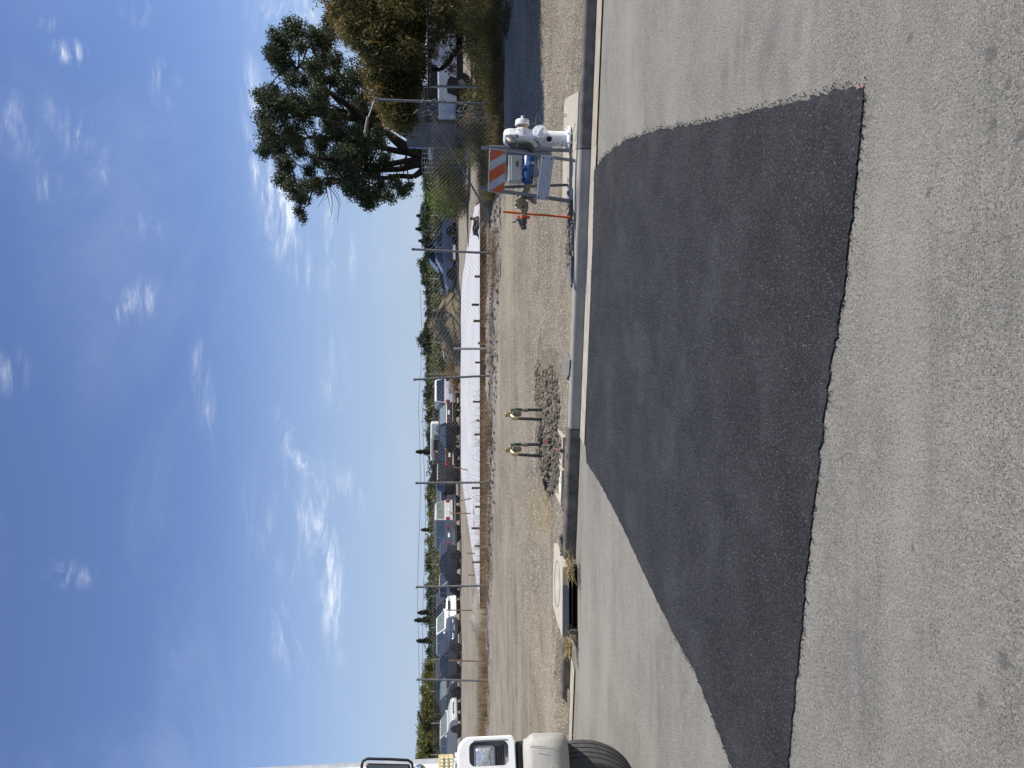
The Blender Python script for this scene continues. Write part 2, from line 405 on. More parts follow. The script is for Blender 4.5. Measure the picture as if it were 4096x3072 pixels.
patch_m = mat('fresh_asphalt', (.022, .0218, .0235), (.034, .0335, .0355), scale=2.2, rough=.7, bump=1.0, bscale=70, spec=.25, bdist=.022, lo=.4, hi=.6,
              vor=[((.008, .008, .009), 85, .2, .45, .55), ((.125, .123, .125), 110, .18, .45, .42), ((.42, .42, .40), 70, .08, .22, .10)],
              spots=[((.060, .061, .064), 1.3, .5, .68, .7)])
kerb_m = mat('kerb_concrete', (.31, .295, .26), (.255, .245, .22), scale=4, rough=.85, bump=.35, bscale=140, spec=.2, spots=[((.20, .19, .165), 6, .6, .72, .5)], vor=[((.12, .11, .09), 14, .03, .09, .1)])  # darker copy of the pad concrete; kerb-face shade is in the colour
conc_new = mat('new_concrete', (.42, .385, .325), (.35, .325, .275), scale=4, rough=.85, bump=.25, bscale=160, spec=.2,
               spots=[((.33, .31, .27), 6, .6, .72, .5)], vor=[((.2, .18, .15), 14, .03, .09, .06)])
conc_old = mat('old_concrete', (.15, .14, .125), (.085, .08, .073), scale=7, rough=.9, bump=.5, bscale=110, spec=.15,
               spots=[((.07, .065, .06), 14, .55, .68, .6)])
conc_dark = mat('shaded_lintel', (.13, .145, .16), (.10, .112, .125), scale=5, rough=.85, bump=.2, bscale=90, spec=.2)  # shade and its sky blue are painted into this concrete colour
black_m = mat('cavity_shade', (.012, .012, .013), rough=.95, spec=.05)  # painted black to stand for the deep shade inside the drain slot

def road_sheet():
    mb = MB(); xs = [-400, -60, -20] + [-12 + .5 * i for i in range(49)] + [20, 60, 400]
    ds = [-140, -30, -14] + [-12 + .4 * i for i in range(29)] + [-.44, .0, .12]
    for d_ in ds:
        for s_ in xs:
            q = KP(s_, d_); q.z = -.012 if d_ > -.5 else .0
            mb.v.append(q)
    n = len(xs)
    for j in range(len(ds) - 1):
        for i in range(n - 1): mb.f.append((j * n + i, j * n + i + 1, (j + 1) * n + i + 1, (j + 1) * n + i)); mb.m.append(0)
    mb.build('road', road_m, smooth=True, kind='structure')
road_sheet()
# fresh asphalt patch with a ragged, slightly raised edge
PATCH = [(3454, 366), (3418, 345), (3330, 362), (3100, 425), (2760, 500), (2640, 517), (2500, 562), (2420, 620), (2376, 680), (2369, 1000), (2352, 1400), (2341, 1778),
         (2345, 1850), (2400, 1935), (2490, 2110), (2593, 2333), (2690, 2530), (2778, 2685), (2860, 2900), (2926, 3072), (3000, 3350), (3190, 3350),
         (3148, 3072), (3176, 2741), (3204, 2500), (3225, 2250), (3250, 2037), (3290, 1700), (3315, 1481), (3345, 1320), (3370, 1185), (3410, 800), (3440, 520)]
def patch():
    pts = [P(x, y, z=.010) for x, y in PATCH]; fine = []
    n = len(pts)
    for i in range(n):
        a, b = pts[i], pts[(i + 1) % n]; k = max(1, int((b - a).length / .022))
        for j in range(k):
            q = a.lerp(b, j / k)
            along_kerb = (PATCH[i][0] < 2380 and PATCH[(i + 1) % n][0] < 2380)
            smooth_side = 11 <= i <= 19
            am = .004 if along_kerb else (.010 if smooth_side else .013)
            q = q + Vector((ns(q.x, q.y, 22, 1) + .8 * ns(q.x, q.y, 60, 2), ns(q.x, q.y, 22, 5) + .8 * ns(q.x, q.y, 60, 7), 0)) * am * 1.1
            if not along_kerb and not smooth_side: q += Vector((ns(q.x, q.y, 4, 1), ns(q.x, q.y, 4, 5), 0)) * .012
            q.z = .009; fine.append(q)
    bm = bmesh.new(); top = [bm.verts.new(q) for q in fine]
    f = bm.faces.new(top); bm.normal_update()
    if f.normal.z < 0: f.normal_flip()
    bot = [bm.verts.new(Vector((q.x, q.y, -.01))) for q in fine]
    m_ = len(fine)
    for i in range(m_):
        try: bm.faces.new((top[i], top[(i + 1) % m_], bot[(i + 1) % m_], bot[i]))
        except ValueError: pass
    bmesh.ops.triangulate(bm, faces=[f]); bmesh.ops.recalc_face_normals(bm, faces=bm.faces)
    me = bpy.data.meshes.new('road_patch'); bm.to_mesh(me); bm.free(); me.materials.append(patch_m)
    o = bpy.data.objects.new('road_patch', me); COL.objects.link(o); props(o, kind='structure')
    # crumbs of loose asphalt along the near edge
    mb = MB()
    for i, q in enumerate(fine):
        if q.y < 5.2 and q.x > -3:
            for _ in range(4):
                r = rnd(.0015, .0045); mb.ball((q.x + rnd(-.03, .03), q.y + random.gauss(-.004, .012), r * .6 + .004), r, 4, jit=.3)
        elif q.x > 1:
            for _ in range(3):
                r = rnd(.0015, .005); mb.ball((q.x + random.gauss(0, .02), q.y + rnd(-.03, .03), r * .5 + .004), r, 4, jit=.3)
    props(mb.build('asphalt_crumbs', patch_m), 'loose dark asphalt crumbs along the ragged edge of the patch', 'crumbs', kind='stuff')
patch()
# pink survey paint dab at the patch corner
pk = MB(); c_ = P(3436, 352, z=.006)
pk.v = [c_] + [c_ + Vector((math.cos(a * PI / 9) * rnd(.015, .034), math.sin(a * PI / 9) * rnd(.02, .045), 0)) for a in range(18)]
pk.f = [(0, i + 1, (i + 1) % 18 + 1) for i in range(18)]; pk.m = [0] * 18
pk.build('paint_mark', mat('pink_paint', (.34, .20, .18), (.24, .19, .175), scale=40, rough=.9, bump=.8, bscale=75), kind='structure')

# kerb and gutter: newer pale run to the right of the joint, older dark run to the left, a gap at the drain
def s_at(y, V=2300):
    p = P(V, y, z=0); return sd_of(p)[0]
S_J = s_at(1708, 2313); S_G0 = s_at(2240, 2300); S_G1 = s_at(2262, 2300); S_B0 = s_at(2270, 2290); S_B1 = s_at(2548, 2290); S_L0 = s_at(2585, 2290)
S_J2 = s_at(605, 2345)
def kerb_run(name, s0, s1, m, top=.128, wid=.125, rough=.0, step=.08):
    prof = [(.0, -.03), (.001, .03), (.004, top - .026), (.012, top - .010), (.026, top - .002), (wid - .015, top + .002), (wid, top - .006), (wid + .01, -.03)]
    mb = MB(); n = max(2, int((s1 - s0) / step)); k = len(prof)
    for i in range(n + 1):
        s_ = s0 + (s1 - s0) * i / n
        for d_, z_ in prof:
            j = rough * (ns(s_, d_ * 3, 6, 2) + .6 * ns(s_, z_ * 9, 19, 4)) if .03 < z_ else 0
            mb.v.append(KP(s_, d_ + j * .6, z_ + j))
    for i in range(n):
        for a in range(k - 1): mb.f.append((i * k + a, i * k + a + 1, (i + 1) * k + a + 1, (i + 1) * k + a)); mb.m.append(0)
    mb.f.append(tuple(range(k - 1, -1, -1))); mb.m.append(0); mb.f.append(tuple(n * k + a for a in range(k))); mb.m.append(0)
    return mb.build(name, m, smooth=True, kind='structure')
kerb_run('kerb', S_J + .006, S_J2 - .006, kerb_m, rough=.003)
kerb_run('kerb', S_J2 + .006, 60, mat('weathered_shade_kerb', (.17, .16, .145), (.10, .096, .09), scale=9, rough=.9, bump=.5, bscale=100, spec=.15), rough=.004)  # weathered concrete, darkened further to paint the shadow on its face
kerb_run('kerb', S_G0, S_J - .006, conc_old, top=.135, rough=.007, step=.04)
kerb_run('kerb', S_K - .25, S_L0, conc_old, top=.105, rough=.006)
def gutter(s0, s1, m, w0=.34):
    mb = MB(); n = int((s1 - s0) / .1) + 2
    for i in range(n + 1):
        s_ = s0 + (s1 - s0) * i / n
        for d_, z_ in ((-w0 + .006 * ns(s_, 1, 7), .006), (-w0 * .5, -.004), (.03, -.002)): mb.v.append(KP(s_, d_, z_))
    for i in range(n):
        for a in range(2): mb.f.append((i * 3 + a, i * 3 + a + 1, (i + 1) * 3 + a + 1, (i + 1) * 3 + a)); mb.m.append(0)
    mb.build('gutter', m, smooth=True, kind='structure')
gutter(S_J - .1, S_J2, mat('gutter_concrete', (.40, .37, .31), (.31, .285, .24), scale=5, rough=.88, bump=.3, bscale=120, spots=[((.22, .20, .17), 9, .6, .7, .5)]))
gutter(S_J2, 60, mat('brown_gutter', (.30, .25, .18), (.36, .33, .28), scale=5, rough=.88, bump=.4, bscale=120), .32)
gutter(-60, S_L0 - .2, mat('dusty_gutter', (.40, .355, .29), (.30, .265, .215), scale=6, rough=.9, bump=.6, bscale=90), .30)
# hydrant pad
ka, kb = sd_of(P(2330, 350, z=.14))[0], sd_of(P(2330, 850, z=.14))[0]
pd = [P(2256, 396, z=.142), KP(ka, .128, .142), KP(kb, .128, .142), P(2290, 800, z=.142), P(2249, 792, z=.142)]
MB().prism([v - U3 * .12 for v in pd][::-1], (0, 0, .12)).build('hydrant_pad', conc_new, kind='structure', bevel=.006)
# ------------------------------------------------------------------ shared object materials
galv = mat('galvanised_steel', (.36, .37, .38), (.27, .28, .29), scale=6, rough=.5, metal=.6, bump=.1, bscale=60)
galv_dark = mat('weathered_steel', (.20, .205, .21), (.13, .135, .14), scale=5, rough=.6, metal=.5, bump=.15, bscale=40)
wire_m = mat('fence_wire', (.36, .36, .35), (.24, .24, .23), scale=3, rough=.6, metal=.2)
wood_m = mat('raw_wood', (.36, .21, .10), (.27, .15, .07), scale=6, rough=.85, bump=.3, bscale=40, stretch=(6, 6, 1))
wood_d = mat('stained_form_board', (.16, .075, .032), (.10, .045, .02), scale=5, rough=.8, bump=.3, bscale=30)
white_paint = mat('white_paint', (.72, .72, .71), (.60, .60, .58), scale=7, rough=.45, spec=.4, spots=[((.30, .28, .25), 22, .62, .72, .7)])
white_clean = mat('clean_white_paint', (.80, .80, .80), (.74, .74, .73), scale=3, rough=.3, spec=.5, coat=.4)
black_rub = mat('black_rubber', (.022, .022, .023), (.032, .031, .03), scale=9, rough=.75, bump=.2, bscale=80)
black_pl = mat('black_plastic', (.012, .012, .013), rough=.5)
brass = mat('brass', (.52, .42, .25), (.36, .28, .16), scale=9, rough=.38, metal=.8, bump=.1, bscale=60)
brass_d = mat('dull_brass', (.28, .24, .17), (.17, .145, .10), scale=9, rough=.5, metal=.6, bump=.2, bscale=60)
chrome = mat('chrome', (.75, .75, .76), rough=.15, metal=1.0)
straw_m = leafmat('straw', (.36, .26, .12), (.50, .40, .22), .2, 3)
dry_m = leafmat('dry_weed', (.17, .115, .055), (.30, .215, .115), .3, 1.5)
grn_weed = leafmat('green_weed', (.085, .095, .028), (.20, .165, .06), .35, 2.2)

# ------------------------------------------------------------------ chain-link fence along the lot
def fpt(i, z=0.0, off=0.0):
    x = FX0 + i * FC; y = FY0 + i * FS
    return Vector((x, y, 0)) + Vector((-FS, FC, 0)).normalized() * off + U3 * z
FTOP = lambda i: 2.02
fence = thing('chain_link_fence', 'long rusty-grey chain-link fence with bare posts between the dirt verge and the car lot', 'fence', fpt(0))
POST = [(2725, 1948 + 12, 2718, 1672), (2342, 1966, 2348, 1669), (1930, 1972, 1932, 1668), (1500, 1978, 1518, 1660), (1015, 1978, 997, 1653)]
for k, (yb, vb, yt, vt) in enumerate(POST):
    i = [-3, -2, -1, 0, 1][k]; Yp = FY0 + i * FS
    a = P(vb, yb, Y=Yp); b = P(vt, yt, Y=Yp)
    mb = MB().tube([a - U3 * .2, b], .029, 10); mb.lathe(b, (0, 0, 1), [(.036, -.02), (.036, .03), (.02, .045)], 10)
    mb.build('post', galv_dark, fence, smooth=True)
for i in (-4, -5, -6, -7):
    MB().tube([fpt(i, .2), fpt(i, 2.3)], .029, 8).build('post', galv_dark, fence, smooth=True)
def mesh_panel(i0, i1, z0f, z1f, parent, mt, pitch=.052, r=.0026, off=.03, sag=None, name='wire_mesh'):
    "woven diamonds: zigzag wires standing side by side"
    a = fpt(i0, 0, -off); b = fpt(i1, 0, -off); ln = (b - a).length; dr = (b - a).normalized(); nr = Vector((dr.y, -dr.x, 0))
    n = int(ln / pitch); mb = MB()
    for k in range(n + 1):
        s_ = k * pitch; i = i0 + (i1 - i0) * s_ / ln; pb = a + dr * s_
        z0 = z0f(i); z1 = z1f(i); st = pitch * .96; m_ = max(2, int((z1 - z0) / st)); pts = []
        for j in range(m_ + 1):
            o_ = (.48 if (j + k) % 2 else -.48) * pitch
            z_ = z0 + j * st
            p_ = pb + dr * (o_ + .02 * ns(s_, z_, .8, 3)) + nr * ((.004 if j % 2 else -.004) + .05 * ns(s_, z_, .35, 8)) + U3 * z_
            if sag: p_ = sag(p_, i, z_)
            pts.append(p_)
        bs = len(mb.v)
        for p_ in pts:
            mb.v += [p_ + dr * r, p_ - dr * r * .5 + nr * r * .9, p_ - dr * r * .5 - nr * r * .9]
        for j in range(len(pts) - 1):
            for q in range(3):
                mb.f.append((bs + j * 3 + q, bs + j * 3 + (q + 1) % 3, bs + (j + 1) * 3 + (q + 1) % 3, bs + (j + 1) * 3 + q)); mb.m.append(0)
    return mb.build(name, mt, parent)
gz = lambda i: G(fpt(i).x, fpt(i).y) + .02
mesh_panel(-6.8, 1.0, gz, lambda i: 1.98 + .03 * math.sin(i * 2.1), fence, wire_m)
mesh_panel(1.0, 2.12, gz, lambda i: 1.98 + .02 * math.sin(i * 2.1), fence, wire_m, r=.002)
# right corner: tall post with a cranked lamp arm, low collapsed mesh, slanting brace
CI = 2.13; cb_ = fpt(CI)
POLE_Y = cb_.y
pb_ = P(2008, 418, Y=POLE_Y); pt_ = P(1496, 398, Y=POLE_Y)
pole = thing('solar_lamp_post', 'tall galvanised post with a flat solar lamp on a slanting arm at the fence corner', 'lamp post', (pb_.x, pb_.y, pb_.z - .1))
MB().tube([pb_ - U3 * .2, pt_], .028, 12).lathe(pt_ - U3 * .02, (0, 0, 1), [(.036, -.06), (.036, .02)], 12).build('post', galv_dark, pole, smooth=True)
a_ = P(1500, 400, Y=POLE_Y); e_ = P(1472, 476, Y=POLE_Y - .15); t_ = P(1460, 540, Y=POLE_Y - .25)
MB().tube([a_, e_], .022, 8).build('arm', galv_dark, pole, smooth=True)
mb = MB(); d_ = (t_ - e_); mb.bar(e_ - d_ * .05, t_, .16, .05, Vector((0, 0, 1)))
mb.build('solar_lamp', mat('lamp_housing', (.20, .19, .17), (.15, .14, .13), scale=8, rough=.4, metal=.5), pole, bevel=.008)
br0 = P(1700, 408, Y=POLE_Y + .1); br1 = P(1995, 938, Y=fence_y(3.0))
MB().tube([br0, br1], .024, 10).build('brace_rail', galv_dark, fence, smooth=True)
# crumpled mesh bunched beside the corner post, and the dark fence going on to the right
def bunch():
    mb = MB()
    for k in range(40):
        z0 = rnd(.35, 2.0); pts = []; x = pb_.x + rnd(-.35, .12); 
        for j in range(9):
            pts.append(Vector((x + rnd(-.05, .05) - .012 * j * (2.1 - z0), POLE_Y - .05 + rnd(-.08, .05), z0 + j * .055)))
        mb.tube(pts, .0035, 3, caps=False)
    mb.build('crumpled_mesh', wire_m, fence)
bunch()
rfence = thing('chain_link_fence', 'short dark chain-link run with a top rail under the brown-leaved tree', 'fence', (pb_.x + .9, POLE_Y - .6, .5))
RF0 = Vector((pb_.x + .05, POLE_Y - .02, 0)); RF1 = Vector((pb_.x + 5.6, POLE_Y - 2.2, 0))
def rf(t, z): q = RF0.lerp(RF1, t); q.z = z; return q
p2b = P(1965, 346, Y=rf(.09, 0).y + 2.2); p2t = P(1618, 346, Y=rf(.09, 0).y + 2.2)
dark_steel = mat('dark_rail', (.035, .033, .032), rough=.6, metal=.3)
MB().tube([p2b - U3 * .1, p2t], .033, 10).build('post', galv, rfence, smooth=True)
mb = MB(); mb.tube([rf(0, 1.98), rf(1, 2.0)], .024, 8); mb.build('top_rail', dark_steel, rfence, smooth=True)
FX0s = (FX0, FY0, FC, FS)
def rf_mesh():
    mb = MB(); ln = (RF1 - RF0).length; pitch = .052; r = .0028
    for k in range(int(ln / pitch)):
        t = k * pitch / ln; pts = []
        for j in range(30):
            q = rf(t, .5 + j * .05); q.x += (.024 if (j + k) % 2 else -.024); pts.append(q)
        mb.tube(pts, r, 3, caps=False)
    mb.build('wire_mesh', dark_steel, rfence)
rf_mesh()
short = P(1958, 1395, Y=19.6); sht = P(1814, 1395, Y=19.6)
MB().tube([short - U3 * .2, sht], .03, 12).build('steel_post', galv, None, origin=short, smooth=True, label='short bright galvanised post standing alone before the white slab', cat='post')

# ------------------------------------------------------------------ white foundation slab with brown form boards and stakes
SZ = P(1919, 1500, Y=22.5).z; SB = P(1948, 1500, Y=22.5).z
sl0 = P(1919, 812, z=SZ); sl1 = P(1919, 2425, z=SZ); bk0 = P(1843, 868, z=SZ); bk1 = P(1843, 1885, z=SZ)
slab = thing('foundation_slab', 'long bright white concrete slab edged with brown form boards behind the fence', 'slab', (0, 22.5, SB))
slab_m = mat('white_slab', (.50, .50, .50), (.43, .43, .45), scale=.5, rough=.8, spots=[((.60, .58, .54), 2.5, .6, .7, .4)], vor=[((.3, .25, .2), 3, .02, .05, .12)], stretch=(1, .3, 1))
MB().prism([p - U3 * .16 for p in (sl0, bk0, bk1, sl1)], (0, 0, .16)).build('concrete', slab_m, slab)
mb = MB(); mb.box(((sl0.x + sl1.x) / 2, 22.5 - .05, (SZ + SB) / 2 - .03), (sl0.x - sl1.x + .1, .04, SZ - SB + .05))
mb.build('front_form_board', wood_d, slab)
mb = MB(); mb.bar(sl0 + Vector((.03, 0, -.05)), bk0 + Vector((.03, 0, -.05)), .04, .2, Vector((1, 0, 0))); mb.build('side_form_board', wood_d, slab)
def lath(name, a, b, wd, th, m, label, grp, cat='stake', up=Vector((0, 1, 0))):
    mb = MB().bar(a, b, wd, th, up); return mb.build(name, m, None, origin=a, label=label, cat=cat, group=grp)
FS_ = 'wooden stakes nailed along the slab form board'
for i, (y_, vt, vb, wpx, lean) in enumerate([(1010, 1903, 1950, 9, 0), (1106, 1898, 1946, 9, 0), (1284, 1894, 1944, 10, 0), (1372, 1912, 1952, 11, 6), (1450, 1900, 1946, 8, 0),
         (1607, 1891, 1920, 8, 0), (1680, 1905, 1946, 8, 12), (1738, 1897, 1946, 8, 0), (1952, 1887, 1946, 8, 0), (2027, 1900, 1944, 8, 0), (2113, 1886, 1946, 8, 0), (2184, 1898, 1944, 7, 0), (2249, 1889, 1946, 7, 0)]):
    a = P(vb + 8, y_ + lean, Y=22.38); b = P(vt, y_, Y=22.38)
    col = wood_m if lean else wood_d; OR = 'first second third fourth fifth sixth seventh eighth ninth tenth eleventh twelfth last'.split()[i]
    lath('wooden_stake', a, b, wpx / 2958 * 22.4, .04, col, 'brown stake against the front form board of the white slab, %s from the right end' % OR, FS_)
for y_, vt, vb in ((875, 1880, 1914), (1219, 1887, 1916)):
    q = P(vb, y_, z=SZ); r_ = P(vt, y_, Y=q.y)
    lab = 'black upright stub on the right end of the white slab' if y_ < 1000 else 'black upright stub near the middle of the white slab'
    MB().box((q + r_) / 2, (.07, .07, (r_ - q).length)).build('metal_stub', black_pl, None, origin=q, label=lab, cat='stub', bevel=.006)
for i, (y_, vt) in enumerate([(885, 1805), (945, 1806), (975, 1813), (1042, 1790), (1078, 1818), (1370, 1814), (1470, 1828), (1570, 1822), (1640, 1830), (1683, 1828), (1760, 1832)]):
    q = P(1846, y_, z=.5); q.z = G(q.x, q.y); b = P(vt, y_ + rnd(-3, 5), Y=q.y - .3)
    lath('wooden_stake', q, b, .12, .05, wood_m, 'pale broken stake along the far edge of the white slab, %s from the right' % 'first second third fourth fifth sixth seventh eighth ninth tenth last'.split()[i], 'stakes along the far slab edge')
for y_, yt, vb, vt, Yd, c in ((2442, 2440, 1866, 1786, 31, 'thin tall survey lath before the pale car, right of the grey soil heap'), (2645, 2642, 1912, 1794, 26, 'thin tall survey lath in front of the dark sedan bonnet'),
                         (2055, 2052, 1875, 1800, 30, 'yellowish crooked lath before the silver minivan'), (1990, 2003, 1862, 1838, 30, 'short white and orange marker lath, tilted'),
                         (1885, 1868, 1850, 1815, 34, 'leaning white lath with an orange tip among dry twigs'), (2215, 2212, 1890, 1868, 26, 'short orange marker lath beside the soil clods'), (2300, 2300, 1885, 1872, 26, 'stubby wooden peg near the left end of the slab')):
    a = P(vb, y_, Y=Yd); a.z = min(a.z, G(a.x, a.y)); lath('survey_lath', a, P(vt, yt, Y=Yd), .045, .02, wood_m, c, None, cat='lath')
# black hose coil on the right end of the slab
mb = MB(); hc = P(1915, 905, z=SZ)
for k in range(3):
    mb.tube([hc + Vector(((.28 - .02 * k) * math.cos(t / 14 * 2 * PI), .5 * math.sin(t / 14 * 2 * PI), .04 + .05 * k + .02 * math.sin(t * 1.7 + k))) for t in range(15)], .03, 8)
mb.build('hose_coil', black_rub, None, origin=hc, smooth=True, label='black hose coil lying on the right end of the white slab', cat='hose')
oj = P(1951, 808, Y=22.3)
lath('orange_stake', P(1962, 805, Y=22.3), P(1939, 811, Y=22.3), .05, .02, mat('orange_paint', (.62, .13, .035), (.52, .10, .03), scale=12, rough=.7), 'small orange-topped peg at the right corner of the slab', None, cat='stake')

# ------------------------------------------------------------------ water meters on black risers
mt_groups = 'twin-riser brass water meters in the soil mound'
def meter_unit(bx, by, fx, fy, Yb, label):
    "back riser foot pixel (bx,by), front riser foot (fx,fy)"
    Yf = Yb - .16
    pb = P(bx, by, Y=Yb); pf = P(fx, fy, Y=Yf)
    g = thing('water_meter', label, 'water meter', (pf.x, pf.y, G(pf.x, pf.y) - .05), group=mt_groups)
    tb = P(2053, by - 3, Y=Yb); tf = P(2068, fy - (6 if by < 1700 else 12), Y=Yf)
    def riser(p0, p1, nm):
        m_ = MB(); m_.tube([p0 - U3 * .15, p1], .0205, 12)
        n = int((p1 - p0).length / .021)
        for k in range(n):
            if (k * 7) % 5 == 4: continue
            q = p0.lerp(p1, (k + .5) / n); t = rnd(-.15, .15)
            m_.lathe(q, (p1 - p0).normalized() + Vector((t * .3, 0, t * .1)), [(.0206, -.0016), (.0218, 0), (.0206, .0016)], 12, 1)
        m_.build(nm, [mat('dark_wrapped_pipe', (.018, .018, .02), (.03, .03, .034), scale=20, rough=.5), mat('grey_thread', (.26, .26, .28), (.12, .12, .13), scale=60, rough=.6)], g, smooth=True)
    riser(pb, tb, 'back_riser'); riser(pf, tf, 'front_riser')
    m_ = MB(); q = pb.lerp(tb, .62); m_.lathe(q, U3, [(.02, -.035), (.031, -.03), (.031, .03), (.024, .036), (.024, .05)], 10)
    m_.build('coupling', brass_d, g, smooth=True)
    m_ = MB(); q = pb.lerp(tb, .99); green = mat('verdigris', (.10, .22, .15), (.20, .22, .14), scale=30, rough=.6, metal=.3)
    m_.lathe(q, U3, [(.024, -.03), (.03, -.028), (.03, .02), (.018, .03)], 8)
    m_.box(q + Vector((.0, 0, .042)), (.05, .02, .014)); m_.build('stop_valve', green, g, smooth=True, bevel=.002)
    # elbow and body slanting between the risers
    top = tb + Vector((0, 0, .02)); el = tf + Vector((0, 0, .03)); mid = tb.lerp(tf, .5) + Vector((0, 0, .06))
    m_ = MB(); m_.tube([tf - U3 * .02, tf + U3 * .015, el + Vector((.01, .01, .012)), el.lerp(mid, .5) + U3 * .01, mid], .024, 14, radii=[.024, .028, .030, .025, .022])
    m_.build('elbow', brass, g, smooth=True)
    m_ = MB(); m_.tube([tb + U3 * .01, tb + Vector((-.01, -.02, .045)), mid + Vector((.01, .01, .0))], .02, 12, radii=[.022, .024, .022]); m_.build('back_elbow', brass_d, g, smooth=True)
    ax = Vector((-.10, -.10, 1)).normalized(); c0 = mid - U3 * .015
    m_ = MB(); m_.lathe(c0, ax, [(.026, 0), (.034, .01), (.035, .05), (.031, .052), (.031, .056), (.038, .06), (.038, .088), (.030, .096), (.0, .097)], 18)
    m_.build('meter_head', brass, g, smooth=True)
    # hanging oval backflow plate
    c1 = (tb.lerp(tf, .45)) + Vector((0, -.02, -.035)); nr = Vector((-.12, -1, .1)).normalized(); xx = nr.cross(U3).normalized(); yy_ = xx.cross(nr)
    pl = [c1 + xx * (.042 * math.cos(t)) * 1 + yy_ * (.036 * math.sin(t) - .02 if math.sin(t) < 0 else .062 * math.sin(t) ** .5 * (1 if True else 1)) for t in [k * PI / 10 for k in range(20)]]
    m_ = MB(); m_.prism([p + nr * .012 for p in pl], -nr * .03); m_.build('flap_plate', mat('plate_brass', (.30, .26, .17), (.24, .20, .13), scale=14, rough=.5, metal=.5), g, bevel=.004)
    m_ = MB(); m_.lathe(c1 + nr * .012, nr, [(.011, 0), (.011, .008), (.006, .012)], 12); m_.build('plate_bolt', brass_d, g, smooth=True)
    m_ = MB(); m_.bar(c1 + yy_ * .055 - xx * .04, c1 + yy_ * .055 + xx * .04, .012, .035, nr); m_.build('green_rim', green, g)
meter_unit(2183, 1641, 2203, 1680, 10.2, 'brass water meter on two black risers, right-hand one nearer the barricade')
meter_unit(2181, 1780, 2209, 1830, 10.2, 'brass water meter on two black risers, left-hand one above the concrete box')

# ------------------------------------------------------------------ fire hydrant
HY = 8.6; S = HY / 2958   # metres per photo pixel at the hydrant
def hp(x, y, dy=0.0): return P(x, y, Y=HY + dy)
def z6(x, y, dy=0.0): return P(1960 + x / 5.53, 420 + y / 5.53, Y=HY + dy * .62)    # coordinates read off an enlarged detail of the photo
hb = z6(1840, 760)
hyd = thing('fire_hydrant', 'white chipped fire hydrant with a capped side outlet on the pale concrete pad', 'hydrant', (hb.x, hb.y, .14))
cx = hb.x
hw = mat('hydrant_paint', (.74, .74, .74), (.66, .66, .67), scale=5, rough=.42, spec=.5, spots=[((.06, .055, .05), 24, .60, .64, .9), ((.42, .41, .38), 9, .56, .7, .6)], vor=[((.05, .045, .04), 70, .12, .28, .16)], bump=.25, bscale=40)
ht = z6(300, 760)
zz = lambda x: z6(x, 760).z
base_z = .14
mb = MB(); mb.lathe((cx, HY, base_z), U3, [(.105, -.03), (.105, zz(1800) - base_z + .03)], 24); mb.build('bury_collar', mat('black_paint', (.03, .03, .03), (.07, .065, .06), scale=30, rough=.7), hyd, smooth=True)
mb = MB(); z0 = zz(1800) + .028
mb.lathe((cx, HY, z0), U3, [(.15, 0), (.15, .022), (.12, .028), (.092, .04)], 28)
for k in range(8):
    a = k * PI / 4 + .2; mb.lathe((cx + .132 * math.cos(a), HY + .132 * math.sin(a), z0 - .02), U3, [(.013, 0), (.013, .055), (.007, .062)], 6)
mb.build('flange', hw, hyd, smooth=True, bevel=.001)
mb = MB()
mb.lathe((cx, HY, z0 + .03), U3, [(.088, 0), (.086, zz(1450) - z0), (.092, zz(1250) - z0), (.10, zz(1000) - z0), (.096, zz(850) - z0), (.095, zz(620) - z0), (.075, zz(560) - z0)], 26)
mb.build('barrel', hw, hyd, smooth=True)
# bonnet: hexagonal head
mb = MB(); hx = z6(430, 770)
mb.lathe((cx, HY, zz(600)), U3, [(.098, 0), (.105, .02), (.105, zz(420) - zz(600)), (.09, zz(330) - zz(600)), (.062, zz(300) - zz(600))], 6)
mb.build('bonnet', hw, hyd, bevel=.008)
# right outlet with big cap
oc = Vector((cx, HY - .01, z6(708, 600).z)); ax = Vector((1, -.10, 0)).normalized()
mb = MB(); mb.lathe(oc, ax, [(.085, 0), (.085, .085), (.078, .10)], 8); mb.build('side_outlet', hw, hyd, bevel=.004)
mb = MB(); mb.lathe(oc, ax, [(.064, .10), (.064, .118), (.07, .12), (.07, .128), (.064, .13), (.064, .15)], 24); mb.build('outlet_thread', brass, hyd, smooth=True)
mb = MB(); o2 = .135; mb.lathe(oc, ax, [(.078, o2), (.085, o2 + .004), (.085, o2 + .018), (.080, o2 + .022), (.080, o2 + .055), (.072, o2 + .066), (.02, o2 + .07)], 28)
cap = mb.build('outlet_cap', hw, hyd, smooth=True)
mb = MB(); mb.lathe(oc, ax, [(.026, o2 + .066), (.022, o2 + .08)], 16); mb.lathe(oc, ax, [(.018, o2 + .08), (.015, o2 + .112)], 5); mb.build('operating_nut', hw, cap, bevel=.002)
# front cap (towards the camera, slightly down-left)
fc = Vector((cx + .01, HY - .03, z6(1075, 640).z - .01)); ax2 = Vector((.16, -1, .12)).normalized()
mb = MB(); mb.lathe(fc, ax2, [(.082, 0), (.08, .075), (.074, .085)], 24); mb.build('front_outlet', hw, hyd, smooth=True)
mb = MB(); mb.lathe(fc, ax2, [(.078, .085), (.084, .09), (.084, .115), (.076, .13), (.0, .136)], 28)
mb.build('front_cap', hw, hyd, smooth=True)
mb = MB(); x_ = ax2.cross(U3).normalized(); c_ = fc + ax2 * .135; mb.bar(c_ - x_ * .05 - U3 * .03, c_ + x_ * .05 + U3 * .03, .008, .012, ax2); mb.lathe(fc, ax2, [(.016, .13), (.013, .155)], 5); mb.build('cap_rib', hw, hyd)
